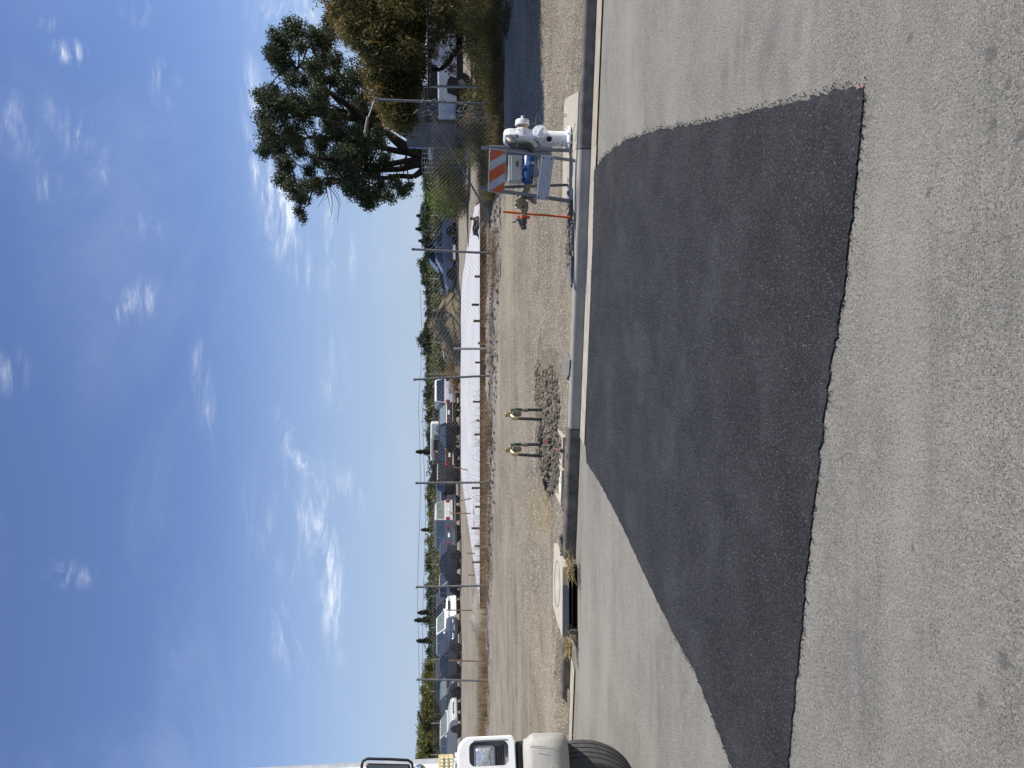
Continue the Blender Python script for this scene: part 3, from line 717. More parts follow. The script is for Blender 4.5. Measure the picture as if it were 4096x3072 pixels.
# small open outlet
so_ = Vector((cx - .015, HY - .05, z6(1285, 780).z)); ax3 = Vector((-.45, -1, .05)).normalized()
mb = MB(); mb.lathe(so_, ax3, [(.046, 0), (.046, .068), (.040, .07), (.033, .07), (.033, .02)], 20); mb.build('open_outlet', hw, hyd, smooth=True)
mb = MB(); mb.lathe(so_ + ax3 * .058, ax3, [(.033, 0), (.033, .004)], 20); mb.build('outlet_bore', black_pl, hyd)
mb = MB(); c_ = Vector((cx, HY, 0)); tg = z6(1300, 630, -.1); mb.box(tg, (.052, .004, .058), Matrix.Rotation(R(12), 3, 'Z'), taper=.95); mb.build('paper_tag', mat('white_tag', (.85, .85, .85), rough=.6), hyd)
# two cap chains and loose wire
def chain(name, p0, p1, parent, sagv=.05, link=.028, m=None, r=.0032):
    mb = MB(); n = max(3, int((p1 - p0).length * 1.15 / (link * .72)))
    for k in range(n):
        t = (k + .5) / n; q = p0.lerp(p1, t) - U3 * (sagv * 4 * t * (1 - t)); d = ((p1 - p0) / n - U3 * (sagv * 4 * (1 - 2 * t) / n)).normalized()
        s_ = (U3 if k % 2 else Vector((0, 1, 0))); s_ = (s_ - d * s_.dot(d)); s_ = s_.normalized() if s_.length > .1 else Vector((1, 0, 0))
        pts = [q + d * (link * .5 * math.cos(a)) + s_ * (link * .3 * math.sin(a)) for a in [j * PI / 4 for j in range(9)]]
        mb.tube(pts, r, 5, caps=False)
    return mb.build(name, m or galv_dark, parent, smooth=True)
chain('chain', z6(530, 600, -.08), z6(600, 780, -.12), hyd, .0)
chain('chain', z6(760, 420, -.04), z6(1000, 415, -.02), hyd, .012, .02)
chain('chain', z6(880, 600, -.1), z6(1100, 1100, -.16), hyd, .04, .036, r=.004)
mb = MB()
mb.tube([z6(1000, 470, -.02), z6(1015, 380, -.02), z6(1010, 260, -.02), z6(1045, 222, -.02), z6(1080, 250, -.02), z6(1150, 380, -.02), z6(1300, 560, -.02)], .0022, 5, caps=False)
mb.build('tie_wire', galv, hyd, smooth=True)
WL = ['thin bent tie wire hooked over the right back edge of the pad', 'thin straight tie wire lying right of the hydrant flange', 'short curled tie wire just in front of the hydrant flange', 'small loop of tie wire near the front barricade leg']
for wi, pts in enumerate(([(1555, 160), (1600, 190), (1680, 200), (1695, 225), (1670, 250), (1580, 245), (1480, 300), (1420, 380)], [(1880, 350), (1885, 400), (1860, 500), (1840, 610)], [(1905, 590), (1895, 760), (1885, 800)], [(1880, 980), (1905, 960), (1905, 880), (1885, 860)])):
    mb = MB(); mb.tube([(lambda q: Vector((q.x, q.y, max(q.z, .146))))(P(1960 + x / 5.53, 420 + y / 5.53, z=.147)) for x, y in pts], .0025, 5, caps=False)
    mb.build('loose_wire', galv, None, origin=mb.v[0], smooth=True, label=WL[wi], cat='wire', group='bits of wire around the hydrant base')

# ------------------------------------------------------------------ bulk-water meter assembly screwed to the hydrant
def z7(x, y, dy=0.0): return P(1920 + x / 5.185, 580 + y / 5.185, Y=HY + dy * .62)
asm = thing('hydrant_meter', 'blue portable water meter with a grey box and brass valves plumbed to the hydrant', 'water meter', z7(1000, 500, -.2))
gm = mat('green_black_pipe', (.022, .032, .018), (.035, .045, .025), scale=12, rough=.4, spec=.5)
mb = MB(); mb.tube([z6(470, 790, -.09), z6(430, 790, -.17), z6(470, 830, -.22), z6(530, 850, -.25), z6(585, 850, -.26)], .035, 14, radii=[.047, .05, .046, .040, .036]); mb.build('street_elbow', mat('dark_iron', (.09, .08, .07), (.16, .14, .12), scale=8, rough=.45, metal=.5), asm, smooth=True)
mb = MB(); mb.tube([z6(610, 860, -.26), z6(690, 868, -.26), z6(691, 868, -.26), z6(820, 875, -.26)], .03, 14, radii=[.030, .036, .040, .042])
mb.tube([z6(800, 875, -.26), z6(860, 890, -.26), z6(905, 940, -.25), z6(915, 1000, -.24), z6(900, 1060, -.23)], .036, 14, radii=[.036, .038, .038, .036, .034]); mb.build('union_elbow', gm, asm, smooth=True)
blue = mat('blue_paint', (.012, .055, .17), (.018, .075, .21), scale=7, rough=.35, spec=.5, bump=.1, bscale=40)
mA = z6(860, 1060, -.23); mB_ = z7(985, 830, -.22)
AX = (mB_ - mA).normalized()
mb = MB(); ln = (mB_ - mA).length
mb.lathe(mA, AX, [(.034, 0), (.046, .01), (.05, .03), (.066, .05), (.066, .30), (.06, .34), (.052, ln - .07), (.055, ln - .065), (.040, ln - .005)], 22); mb.build('meter_body', blue, asm, smooth=True)
q = z7(1075, 310, -.27); mb = MB(); mb.box(q, (.115, .07, .055)); mb.box(z7(920, 470, -.29), (.05, .05, .03)); mb.build('register_block', blue, asm, bevel=.006)
for (x, y, w_, h_) in ((1095, 372, .026, .024),):
    mb = MB(); mb.box(z7(x, y, -.350), (w_, .003, h_)); mb.build('white_sticker', mat('sticker', (.7, .72, .75), (.4, .42, .46), scale=60, rough=.5), asm)
def text(body, loc, size, m, parent, nm, rz=0, rx=PI / 2, sp=1.0, ry=0):
    cu = bpy.data.curves.new(nm, 'FONT'); cu.body = body; cu.size = size; cu.extrude = .0008; cu.align_x = 'CENTER'; cu.align_y = 'CENTER'; cu.space_character = sp
    cu.materials.append(m); o0 = bpy.data.objects.new('tmp', cu); COL.objects.link(o0); bpy.context.view_layer.update(); me = bpy.data.meshes.new_from_object(o0.evaluated_get(bpy.context.evaluated_depsgraph_get())); bpy.data.objects.remove(o0); o = bpy.data.objects.new(nm, me); COL.objects.link(o); o.rotation_euler = (rx, ry, rz)
    o.location = Vector(loc) - (ROOT.get(parent, Vector()) if parent else Vector())
    if parent: o.parent = parent
    return o
text('92', z7(1022, 370, -.352), .044, mat('white_ink', (.8, .82, .85), rough=.6), asm, 'number_marking')
gb = mat('grey_enclosure', (.36, .375, .36), (.33, .345, .335), scale=3, rough=.5, spec=.4)
ga = [z7(650, 210, -.30), z7(875, 225, -.30), z7(850, 738, -.30), z7(640, 738, -.30)]
mb = MB(); mb.prism(ga, (0, .13, 0)); bx_ = mb.build('grey_box', gb, asm, bevel=.006)
mb = MB(); mb.prism([z7(598, 205, -.27), z7(640, 210, -.27), z7(632, 738, -.27), z7(600, 735, -.27)], (0, .12, 0)); mb.build('box_lid', gb, asm, bevel=.005)
mb = MB(); mb.prism([z7(565, 250, -.2), z7(600, 200, -.2), z7(600, 420, -.2), z7(570, 350, -.2)], (0, .08, 0)); mb.build('cable_gland', black_pl, asm, bevel=.01)
mb = MB(); mb.box(z7(770, 388, -.302), (.060, .003, .030), Matrix.Rotation(0, 3, 'Y')); mb.build('dark_label', mat('brown_label', (.04, .03, .025), (.16, .11, .09), scale=60, rough=.5, lo=.45, hi=.55), asm)
mb = MB(); mb.tube([mB_ - AX * .01, z7(965, 900, -.21), z7(950, 985, -.19)], .03, 16, radii=[.030, .034, .035]); mb.build('outlet_nipple', brass_d, asm, smooth=True)
# check valve / wye
mb = MB()
mb.tube([z7(950, 970, -.19), z7(910, 1050, -.20), z7(860, 1130, -.22), z7(800, 1180, -.24), z7(760, 1195, -.25)], .04, 16, radii=[.036, .045, .044, .043, .036])
mb.tube([z7(820, 1200, -.22), z7(880, 1190, -.22), z7(930, 1230, -.21), z7(945, 1300, -.2), z7(915, 1400, -.2), z7(910, 1500, -.2)], .034, 16, radii=[.044, .045, .042, .036, .034, .033])
mb.tube([z7(760, 1190, -.22), z7(800, 1250, -.22), z7(870, 1260, -.21)], .03, 12, radii=[.03, .045, .04]); mb.build('wye_valve', brass_d, asm, smooth=True)
for y_ in (1345, 1470): MB().lathe(z7(912, y_, -.2), (z7(912, y_ + 10, -.2) - z7(912, y_, -.2)).normalized(), [(.036, -.006), (.039, -.004), (.039, .004), (.036, .006)], 16).build('thread_collar', brass, asm, smooth=True)
mb = MB(); mb.tube([z7(970, 1090, -.24), z7(1050, 1120, -.26), z7(1110, 1165, -.27), z7(1170, 1170, -.27)], .02, 10, radii=[.02, .022, .03, .034]); mb.build('drain_cock', brass_d, asm, smooth=True)
MB().box(z7(790, 1075, -.24), (.018, .012, .05), Matrix.Rotation(R(80), 3, 'Y')).build('petcock', brass_d, asm, bevel=.001); MB().lathe(z7(745, 1200, -.26), (-.3, 0, .2), [(.012, 0), (.012, .02)], 6).build('plug', brass_d, asm); MB().tube([z7(760, 1290, -.25), z7(725, 1330, -.26)], .007, 6, radii=[.008, .004]).build('bleed_nipple', brass_d, asm)
chain('chain', z7(870, 680, -.30), z7(1075, 680, -.30), asm, .012, .034, black_pl, .0045); chain('chain', z7(870, 700, -.29), z7(1075, 695, -.29), asm, .02, .034, black_pl, .0045)
chain('loose_chain', z7(1080, 670, -.30), z7(1240, 590, -.31), asm, .01, .04, galv_dark, .004)
orm = mat('orange_paint', (.5, .1, .03))
mb = MB(); c_ = z7(900, 1510, -.2)
mb.lathe(c_, (z7(905, 1550, -.2) - c_).normalized(), [(.042, -.014), (.052, -.012), (.052, .012), (.042, .014)], 20); mb.box(c_ + Vector((.005, -.01, .055)), (.03, .03, .035)); mb.box(c_ + Vector((.005, -.01, -.06)), (.03, .03, .03)); mb.build('orange_clamp', orm, asm, bevel=.002)
mb = MB(); mb.tube([z7(890, 1530, -.2), z7(885, 1590, -.2), z7(890, 1640, -.2), z7(895, 1690, -.2), z7(905, 1700, -.2), z7(915, 1750, -.2)], .04, 16, radii=[.046, .05, .044, .030, .036, .030])
mb.tube([z7(880, 1590, -.22), z7(800, 1540, -.23), z7(760, 1545, -.23)], .02, 10, radii=[.032, .024, .016]); mb.tube([z7(790, 1540, -.23), z7(700, 1600, -.23)], .008, 6); mb.box(z7(705, 1600, -.23), (.012, .012, .04)); mb.build('hose_coupling', mat('gunmetal', (.07, .07, .068), (.11, .105, .1), scale=9, rough=.45, metal=.5), asm, smooth=True)
mb = MB(); a = P(2254, 869, Y=8.62); b = P(2012, 847, Y=8.56); a.z -= .08
mb.tube([a, b], .0135, 10); stk = mb.build('orange_stake', orm, None, origin=a, smooth=True, label='orange steel rod propping up the end of the hydrant meter pipe', cat='stake')

# ------------------------------------------------------------------ folding barricade
gs = mat('barricade_steel', (.16, .175, .18), (.12, .13, .135), scale=7, rough=.5, metal=.4, spec=.4)
bar = thing('barricade', 'folding barricade with an orange and white striped board leaning before the hydrant', 'barricade', P(2300, 690, Y=8.3))
def leg(x0, y0, Y0, x1, y1, Y1, wd=.03):
    mb = MB(); mb.bar(P(x0, y0, Y=Y0), P(x1, y1, Y=Y1), wd, .006, Vector((0, 1, 0))); 
    a, b = P(x0, y0, Y=Y0), P(x1, y1, Y=Y1); mb.bar(a + Vector((wd / 2, .012, 0)), b + Vector((wd / 2, .012, 0)), .005, .03, Vector((0, 1, 0)))
    mb.bar(a + Vector((-wd / 2, .012, 0)), b + Vector((-wd / 2, .012, 0)), .005, .03, Vector((0, 1, 0)))
    mb.build('leg', gs, bar)
leg(1924, 590, 8.50, 2290, 601, 8.46)
leg(2010, 600, 8.32, 2302, 642, 8.27, .022)
leg(1919, 751, 8.38, 2276, 803, 8.42, .034)
leg(2017, 748, 8.60, 2272, 739, 8.74, .022)
def zb(x, y): return (1800 + x / 2.765, 350 + y / 2.765)
def board(nm, c, Y0, Y1, m, th=.014):
    pts = [P(*zb(*c[0]), Y=Y0), P(*zb(*c[1]), Y=Y0), P(*zb(*c[2]), Y=Y1), P(*zb(*c[3]), Y=Y1)]
    return MB().prism(pts, (0.003, th, 0)).build(nm, m, bar, bevel=.002), pts
wr = mat('reflective_white', (.46, .46, .47), (.36, .36, .37), scale=8, rough=.5, spots=[((.14, .12, .10), 30, .60, .66, .8), ((.30, .29, .27), 5, .5, .66, .6)])
wpl = mat('scuffed_white_board', (.42, .43, .46), (.34, .35, .38), scale=30, rough=.6, spots=[((.2, .2, .21), 40, .56, .66, .5)])
osh = mat('reflective_orange', (.55, .10, .03), (.46, .085, .028), scale=9, rough=.5, spots=[((.07, .03, .02), 34, .61, .66, .8), ((.36, .10, .05), 6, .5, .66, .6)])
b1, pts = board('striped_board', [(440, 670), (626, 700), (597, 1180), (418, 1148)], 8.24, 8.33, wr)
b1['label'] = 'orange and white diagonal striped board'
c0, c1, c2, c3 = pts   # top-right, bottom-right, bottom-left, top-left (u: right to left, v: top to bottom)
def bp(u, v): return (c0.lerp(c3, u)).lerp(c1.lerp(c2, u), v) + Vector((0, -.0035, 0))
mb = MB()
def clip(poly, f):
    o = []
    for i in range(len(poly)):
        a, b = poly[i], poly[(i + 1) % len(poly)]; fa, fb = f(a), f(b)
        if fa >= 0: o.append(a)
        if fa * fb < 0: t = fa / (fa - fb); o.append((a[0] + (b[0] - a[0]) * t, a[1] + (b[1] - a[1]) * t))
    return o
for k0, k1 in ((0.0, .36), (.62, .93), (1.19, 1.55)):      # stripes: u + .31*(1-v)-like bands
    ek = lambda p: p[0] + .31 * p[1]
    p_ = [(.02, .03), (.98, .03), (.98, .97), (.02, .97)]
    # bands rise to the left in the photo: value grows with u and v
    p_ = clip(p_, lambda p: ek(p) * 1.0 - (k0 * .84 + .03)); p_ = clip(p_, lambda p: (k1 * .84 + .03) - ek(p)) if p_ else p_
    if len(p_) >= 3:
        vs = [bp(*q) for q in p_]; mb.add(vs + [v + Vector((0, .003, 0)) for v in vs], [tuple(range(len(vs)))])
mb.build('orange_stripes', osh, b1)
for u, v in ((.06, .1), (.06, .9), (.94, .1), (.94, .9)): MB().lathe(bp(u, v) + Vector((0, .003, 0)), (0, -1, 0), [(.009, 0), (.009, .004), (.004, .007)], 10).build('bolt', gs, b1)
b2, pts2 = board('lower_board', [(1018, 745), (1150, 762), (1090, 1247), (960, 1236)], 8.22, 8.34, wpl)
for u, v in ((.06, .12), (.06, .85), (.95, .12), (.95, .85)):
    q = pts2[0].lerp(pts2[3], u).lerp(pts2[1].lerp(pts2[2], u), v); MB().lathe(q, (0, -1, 0), [(.009, -.001), (.009, .003), (.004, .005)], 10).build('bolt', black_pl, b2)
b3, pts3 = board('back_board', [(436, 637), (620, 648), (600, 1100), (425, 1090)], 8.52, 8.60, wr)
b4, pts4 = board('back_board', [(1000, 640), (1132, 650), (1100, 1100), (955, 1240)], 8.53, 8.66, wpl)
q = lambda x, y: P(*zb(x, y), Y=8.52)
mb = MB()
for (xa, ya, xb, yb) in ((1065, 690, 1065, 742),): mb.bar(q(xa, ya), q(xb, yb), .004, .003, Vector((0, 1, 0)))
for (xa, ya, xb, yb) in ((1022, 703, 1050, 703), (1080, 703, 1110, 703), (1032, 717, 1032, 745), (1098, 717, 1098, 745)): mb.bar(q(xa, ya), q(xb, yb), .006, .003, Vector((0, 1, 0)))
mb.build('black_marks', black_pl, b4)

# ------------------------------------------------------------------ drain inlet, meter boxes, flat lids
Yd = P(2308, 2420, z=0).y
def dq(x, y, z=None, back=0): 
    return P(x, y, Y=Yd + back)
dsz = P(2250, 2400, Y=Yd).z
inl = thing('drain_inlet', 'concrete kerb drain inlet with a wide black slot and a ringed lid', 'drain', (P(2308, 2400, z=0).x, Yd, 0))
topb = [P(2250, 2268, z=dsz), P(2216, 2172, z=dsz), P(2212, 2300, z=dsz), P(2211, 2420, z=dsz), P(2226, 2480, z=dsz), P(2248, 2548, z=dsz)]
cn2 = mat('inlet_concrete', (.44, .40, .335), (.36, .325, .27), scale=4, rough=.88, bump=.3, bscale=90, vor=[((.1, .09, .08), 18, .03, .1, .12)], spots=[((.55, .52, .46), 3, .55, .66, .5)])
MB().prism([p - U3 * .075 for p in topb][::-1], (0, 0, .075)).build('top_slab', cn2, inl, bevel=.005)
ring = MB(); rc = [P(2218 + 11 + 10.5 * math.cos(t), 2335 + 92 * math.sin(t), z=dsz + .002) for t in [k * 2 * PI / 36 for k in range(37)]]
ring.tube(rc, .0035, 5, caps=False).build('lid_ring', conc_old, inl)
xa = P(2250, 2268, Y=Yd).x; xb = P(2250, 2548, Y=Yd).x
lz = P(2277, 2400, Y=Yd).z
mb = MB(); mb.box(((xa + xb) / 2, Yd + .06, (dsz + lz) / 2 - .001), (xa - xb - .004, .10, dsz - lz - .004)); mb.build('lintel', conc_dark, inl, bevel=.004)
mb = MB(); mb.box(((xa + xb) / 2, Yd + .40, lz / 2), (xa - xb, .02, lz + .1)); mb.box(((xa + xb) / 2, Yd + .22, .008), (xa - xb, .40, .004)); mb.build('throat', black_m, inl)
MB().box((xb + .04, Yd + .1, lz / 2), (.09, .24, lz - .006)).build('side_block', conc_old, inl, bevel=.006); MB().box((xa + .0, Yd + .2, lz / 2 - .002), (.05, .3, lz - .01)).build('side_block', conc_old, inl, bevel=.006)
mb = MB(); mb.tube([(xa, Yd + .13, .035), (xb, Yd + .13, .035)], .009, 8); mb.build('guard_bar', galv_dark, inl, smooth=True)
# soil spill either side and straw
def straw(c, n, r, hh, lab, m=straw_m, ln=(.05, .16), nm='straw_clump', grp='straw clumps by the drain'):
    mb = MB()
    for k in range(n):
        a = rnd(0, 2 * PI); q = Vector(c) + Vector((rnd(-r, r), rnd(-r, r) * .6, rnd(0, hh))); l_ = rnd(*ln); el = rnd(-.35, .6)
        d = Vector((math.cos(a) * math.cos(el), math.sin(a) * math.cos(el), math.sin(el))); mid = q + d * l_ * .5 + U3 * rnd(-.01, .02)
        mb.tube([q, mid, q + d * l_ + U3 * rnd(-.02, .02)], rnd(.0016, .003), 3, caps=False)
    mb.build(nm, m, None, origin=c, label=lab, cat='straw', group=grp)
straw(P(2294, 2262, z=.06), 130, .13, .08, 'dry straw clump wedged at the right end of the black drain slot')
straw(P(2290, 2572, z=.05), 150, .14, .09, 'dry straw clump wedged at the left end of the black drain slot')
def clods(name, cen, n, rr, size, m, lab, cat, zoff=0, jit=.28, flat=.75, kind='stuff'):
    mb = MB()
    for k in range(n):
        a = rnd(0, 2 * PI); t = rnd(0, 1) ** .6; x = cen[0] + rr[0] * t * math.cos(a); y = cen[1] + rr[1] * t * math.sin(a); r = (size[0] + (size[1] - size[0]) * rnd(0, 1) ** 2.6) * (1.25 - .5 * t)
        z = (G(x, y) if sd_of(Vector((x, y, 0)))[1] > .16 else cen[2]) + zoff + r * .25
        mb.ball((x, y, z), r, 6, jit=jit, sq=(1, rnd(.8, 1.2), flat))
    return mb.build(name, m, None, label=lab, cat=cat, kind=kind)
c_ = P(2190, 1620, Y=10.1); clods('soil_clods', c_, 1500, (.55, .78), (.007, .042), clod_m, 'dark broken soil clods heaped round the right water meter', 'soil')
c_ = P(2185, 1800, Y=10.1); clods('soil_clods', c_, 2000, (.60, .85), (.007, .046), clod_m, 'dark broken soil clods heaped round the left water meter', 'soil')
c_ = P(2150, 1550, Y=10.9); clods('soil_clods', c_, 260, (.5, .3), (.008, .028), clod_m, 'scattered dark clods trailing right of the water meters', 'soil')
c_ = P(2285, 2225, z=.03); clods('soil_clods', (c_.x, c_.y + .05, .015), 330, (.26, .13), (.012, .036), conc_old, 'crumbled grey soil filling the broken kerb end by the drain', 'soil')
c_ = P(2300, 900, z=.1); c_.y += .25
clods('soil_clods', (c_.x, c_.y, .12), 520, (.62, .16), (.012, .034), mat('grey_clod', (.13, .12, .11), (.22, .20, .175), scale=12, rough=.95, bump=.5, bscale=60), 'dark gravel and broken soil along the kerb left of the pad', 'soil')
# concrete meter boxes set in the verge
box_m = mat('box_rim', (.46, .41, .33), (.36, .32, .25), scale=5, rough=.9, bump=.5, bscale=80)
zt = .165
def clods_line():
    mb = MB()
    for k in range(1500):
        i = rnd(-5, 1.9); q = fpt(i, 0, -.35 + rnd(-.35, .25) + .15 * ns(i, 0, 3)); r = .008 + .045 * rnd(0, 1) ** 3 * (1 if i > -1.6 else .5)
        if ns(q.x, q.y, .9, 2) < -.05 and i < -1: continue
        mb.ball((q.x, q.y, G(q.x, q.y) + r * .2), r, 5, jit=.3, sq=(1, 1, .7))
    mb.build('soil_clods', mat('fence_clods', (.12, .10, .08), (.20, .17, .14), scale=12, rough=.95, bump=.5, bscale=60), None, label='line of dark lumpy soil clods along the foot of the fence', cat='soil', kind='stuff')
def frame(y0, y1, lab, filled):
    a = P(2226, y0, z=zt); b = P(2226, y1, z=zt); d0 = sd_of(a)[1] * .5 + sd_of(b)[1] * .5; s0 = sd_of(a)[0]; s1 = sd_of(b)[0]
    t = thing('meter_box', lab, 'meter box', (a + b) / 2 - U3 * .1)
    mb = MB(); w_ = .05; d1 = .19; sk = -.28
    def sq(s, d): return KP(s + sk * (d0 - d) * 0 , d, zt - .10)
    for (sa, sb, da, db) in ((s0, s1, d0 - w_, d0), (s0, s1, d1, d1 + w_), (s0, s0 - w_, d1 + w_, d0 - w_), (s1 + w_, s1, d1 + w_, d0 - w_)):
        mb.prism([sq(sa, da), sq(sb, da), sq(sb, db), sq(sa, db)], (0, 0, .105))
    mb.build('rim', box_m, t, bevel=.004)
    mb = MB(); mb.prism([KP(s0 - w_ * 1.1, d1 + w_ * 1.1, zt - .06), KP(s1 + w_ * 1.1, d1 + w_ * 1.1, zt - .06), KP(s1 + w_ * 1.1, d0 - w_ * 1.1, zt - .06), KP(s0 - w_ * 1.1, d0 - w_ * 1.1, zt - .06)], (0, 0, .05 if filled else .03))
    mb.build('lid' if filled else 'soil_fill', mat('whitewashed_lid', (.78, .77, .73), (.62, .59, .53), scale=8, rough=.85, spots=[((.16, .14, .12), 16, .62, .68, .8)]) if filled else clod_m, t, bevel=.003)
    return t
frame(1700, 1822, 'open concrete meter box full of soil beside the kerb joint', False)
frame(1834, 1985, 'whitewashed concrete meter box lid at the kerb below the left water meter', True)
clods_line()
for pts, lab in (([(2266, 1515), (2250, 1500), (2251, 1424), (2262, 1405), (2278, 1440), (2274, 1500)], 'cracked flat grey lid on the gravel, nearer the water meters'), ([(2276, 1142), (2264, 1110), (2277, 1052), (2286, 1024), (2286, 1080), (2284, 1140)], 'cracked flat grey lid against the kerb, nearer the barricade')):
    mb = MB(); pp = [P(x, y, z=.15) for x, y in pts]; mb.prism([p - U3 * .02 for p in pp][::-1], (0, 0, .02))
    mb.build('flat_lid', mat('grey_lid', (.20, .195, .185), (.15, .147, .14), scale=9, rough=.8, bump=.4, bscale=40), None, origin=pp[0], bevel=.006, label=lab, cat='lid')
for y_, x_, lab in ((1768, 2184, 'loop of pink ribbon on the soil between the two water meters'), (1803, 2247, 'dark stone with red ribbon in the soil-filled meter box')):
    mb = MB(); c_ = P(x_, y_, z=.26 if x_ < 2200 else .2); rb = mat('pink_ribbon', (.6, .12, .14), rough=.6)
    if x_ < 2200:
        for k in range(3): mb.tube([c_ + Vector((.02 * math.cos(t) + k * .006, .03 * math.sin(t), .012 * math.sin(t * 2 + k) + .03 * math.sin(t))) for t in [j * .7 for j in range(10)]], .0028, 4, caps=False)
        mb.build('ribbon', rb, None, origin=c_, label=lab, cat='ribbon')
    else:
        mb.ball(c_, .028, 8, jit=.2); mb.ball(c_ + Vector((.01, -.01, .03)), .014, 6, m=1, jit=.3); mb.build('stone', [mat('dark_stone', (.06, .055, .05), rough=.9), rb], None, origin=c_, label=lab, cat='stone')
mb = MB(); mb.bar(P(2205, 590, Y=9.6), P(2205, 585, Y=9.6), .01, .01)

# loose pebbles on the verge
def pebbles():
    mb = MB()
    for k in range(30000):
        s_ = rnd(-7, 7.5); d_ = .18 + 3.2 * rnd(0, 1) ** 1.6 if k % 3 else rnd(.2, 8); q = KO + KE * s_ + KN * d_; r = (.004 + .011 * rnd(0, 1) ** 2) * (1.3 if d_ > 2 else 1)
        vs = [Vector((rnd(-1, 1), rnd(-1, 1), 0)).normalized() * r for _ in range(3)]
        c = Vector((q.x, q.y, G(q.x, q.y) + r * .1)); b = len(mb.v)
        mb.v += [c + Vector((r, 0, 0)), c + Vector((-r * .5, r * .8, 0)), c + Vector((-r * .6, -r * .8, 0)), c + Vector((rnd(-.3, .3) * r, rnd(-.3, .3) * r, r * .8))]
        mi = 0 if random.random() < .6 else 1
        for f in ((0, 1, 3), (1, 2, 3), (2, 0, 3)): mb.f.append(tuple(b + i for i in f)); mb.m.append(mi)
    mb.build('gravel', [mat('pale_pebble', (.43, .385, .31), (.30, .265, .21), scale=50, rough=.9), mat('dark_pebble', (.17, .15, .13), (.24, .21, .18), scale=50, rough=.9)], label='loose gravel scattered over the dirt verge', cat='gravel', kind='stuff')
pebbles()

# big dirt heap behind the slab
def heap(cx, cy, peaks, rx, ry, lab, nm='dirt_heap', seed=1):
    random.seed(seed); mb = MB(); nr, na = 46, 120; o = Vector((cx, cy, .45))
    def hh(x, y):
        z = 0
        for px, py, r, h in peaks:
            d = math.hypot((x - px), (y - py) * 1.1) / r
            z = max(z, h * max(0, 1 - d) ** .92)
        q = max(abs(x / rx), abs(y / ry))
        z += (.16 * ns(x, y, .9, seed) + .10 * ns(x, y, 2.3, seed + 3) + .06 * ns(x, y, 5.5, seed + 5) + .035 * ns(x, y, 13, 2)) * min(1, z * 1.6)
        return z
    for i in range(nr + 1):
        for k in range(na):
            a = 2 * PI * k / na; r = i / nr; x = rx * r * math.cos(a); y = ry * r * math.sin(a); mb.v.append(o + Vector((x, y, hh(x, y) - (.3 if i == nr else 0))))
    for i in range(nr):
        for k in range(na): mb.f.append((i * na + k, (i + 1) * na + k, (i + 1) * na + (k + 1) % na, i * na + (k + 1) % na)); mb.m.append(0)
    mb.build(nm, mound_m, None, origin=o, label=lab, cat='dirt heap')
_p = P(1843, 1300, Y=53.2)
heap(_p.x, 53.4, [(0, 0, 3.4, 2.45), (1.7, -.3, 2.7, 1.35), (-.4, -.5, 2.4, 1.8), (-2.0, .2, 1.9, .8)], 4.2, 3.0, 'tall pointed heap of brown excavated dirt behind the white slab')
# ------------------------------------------------------------------ truck at the left and the light pole behind it
pole_b = P(1778, 3033 + 22, Y=8.9)
lp0 = P(1780, 3062, Y=8.9); 
g0 = Vector((lp0.x, 8.9, .14)); lt = P(1144, 3100, Y=8.9)
lp = thing('street_light_pole', 'thick galvanised light pole rising behind the white truck', 'light pole', g0)
edge0 = P(1751, 3037, Y=8.9); edge1 = P(1144, 3072, Y=8.9)
rad0 = .105; dx = (edge1.x - edge0.x) / (edge1.z - edge0.z)
cxp = edge0.x - rad0
mb = MB(); mb.lathe((cxp, 8.9, .13), U3, [(.15, 0), (.15, .02), (.12, .03), (.125, .3), (.11, 1.0), (.095, 4.0), (.06, 8.5)], 20); mb.build('shaft', mat('pole_zinc', (.42, .44, .46), (.33, .35, .37), scale=9, rough=.55, metal=.3, bump=.1, bscale=30), lp, smooth=True)
mb = MB(); mb.tube([(cxp, 8.9, 8.4), (cxp + .1, 8.3, 8.8), (cxp + .1, 7.0, 9.0)], .035, 10); mb.build('arm', galv, lp, smooth=True)
mb = MB(); mb.box((cxp + .1, 6.7, 8.98), (.3, .7, .14)); mb.build('lamp_head', galv, lp, bevel=.03)

TP = P(2310, 3010, Y=6.1)               # front-left wheel region
hd = Vector((.50, -.866, 0)).normalized(); tr = Vector((-hd.y, hd.x, 0))   # heading; truck's left = tr (towards photo right)
# the truck's left-front corner in plan
TO = Vector((P(2000, 2948, Y=5.75).x, 5.75, 0))
truck = thing('truck', 'white heavy truck with a dusty grey bumper, big tyre and square headlight', 'truck', TO)
def T(f, l, z): return TO + hd * f + tr * l + U3 * z        # forward, left (to photo right), up: corner is (0,0)
def tbox(mb, f0, f1, l0, l1, z0, z1, m=0):
    vs = [T(f, l, z) for z in (z0, z1) for f, l in ((f0, l0), (f1, l0), (f1, l1), (f0, l1))]
    return mb.add(vs, [(0, 1, 2, 3)[::-1], (4, 5, 6, 7), (0, 1, 5, 4), (1, 2, 6, 5), (2, 3, 7, 6), (3, 0, 4, 7)], m)
def zof(V): return P(V, 2990, Y=5.75).z
def yoff(y):  # photo y to distance left along the front face
    # intersect the ray with the front plane (through TO with normal hd)
    d = ray(1950, y); t = (TO - CAM).dot(hd) / d.dot(hd); q = CAM + d * t; return (q - TO).dot(tr)
def tf(x, y, f=0.0):
    d = ray(x, y); t = ((TO + hd * f) - CAM).dot(hd) / d.dot(hd); return CAM + d * t
tw = mat('truck_white', (.78, .78, .765), (.72, .72, .70), scale=2, rough=.33, spec=.5, coat=.4, spots=[((.50, .47, .42), 5, .55, .75, .45), ((.28, .25, .21), 38, .68, .73, .6)])
zt_, zb_ = zof(1836), zof(2055)
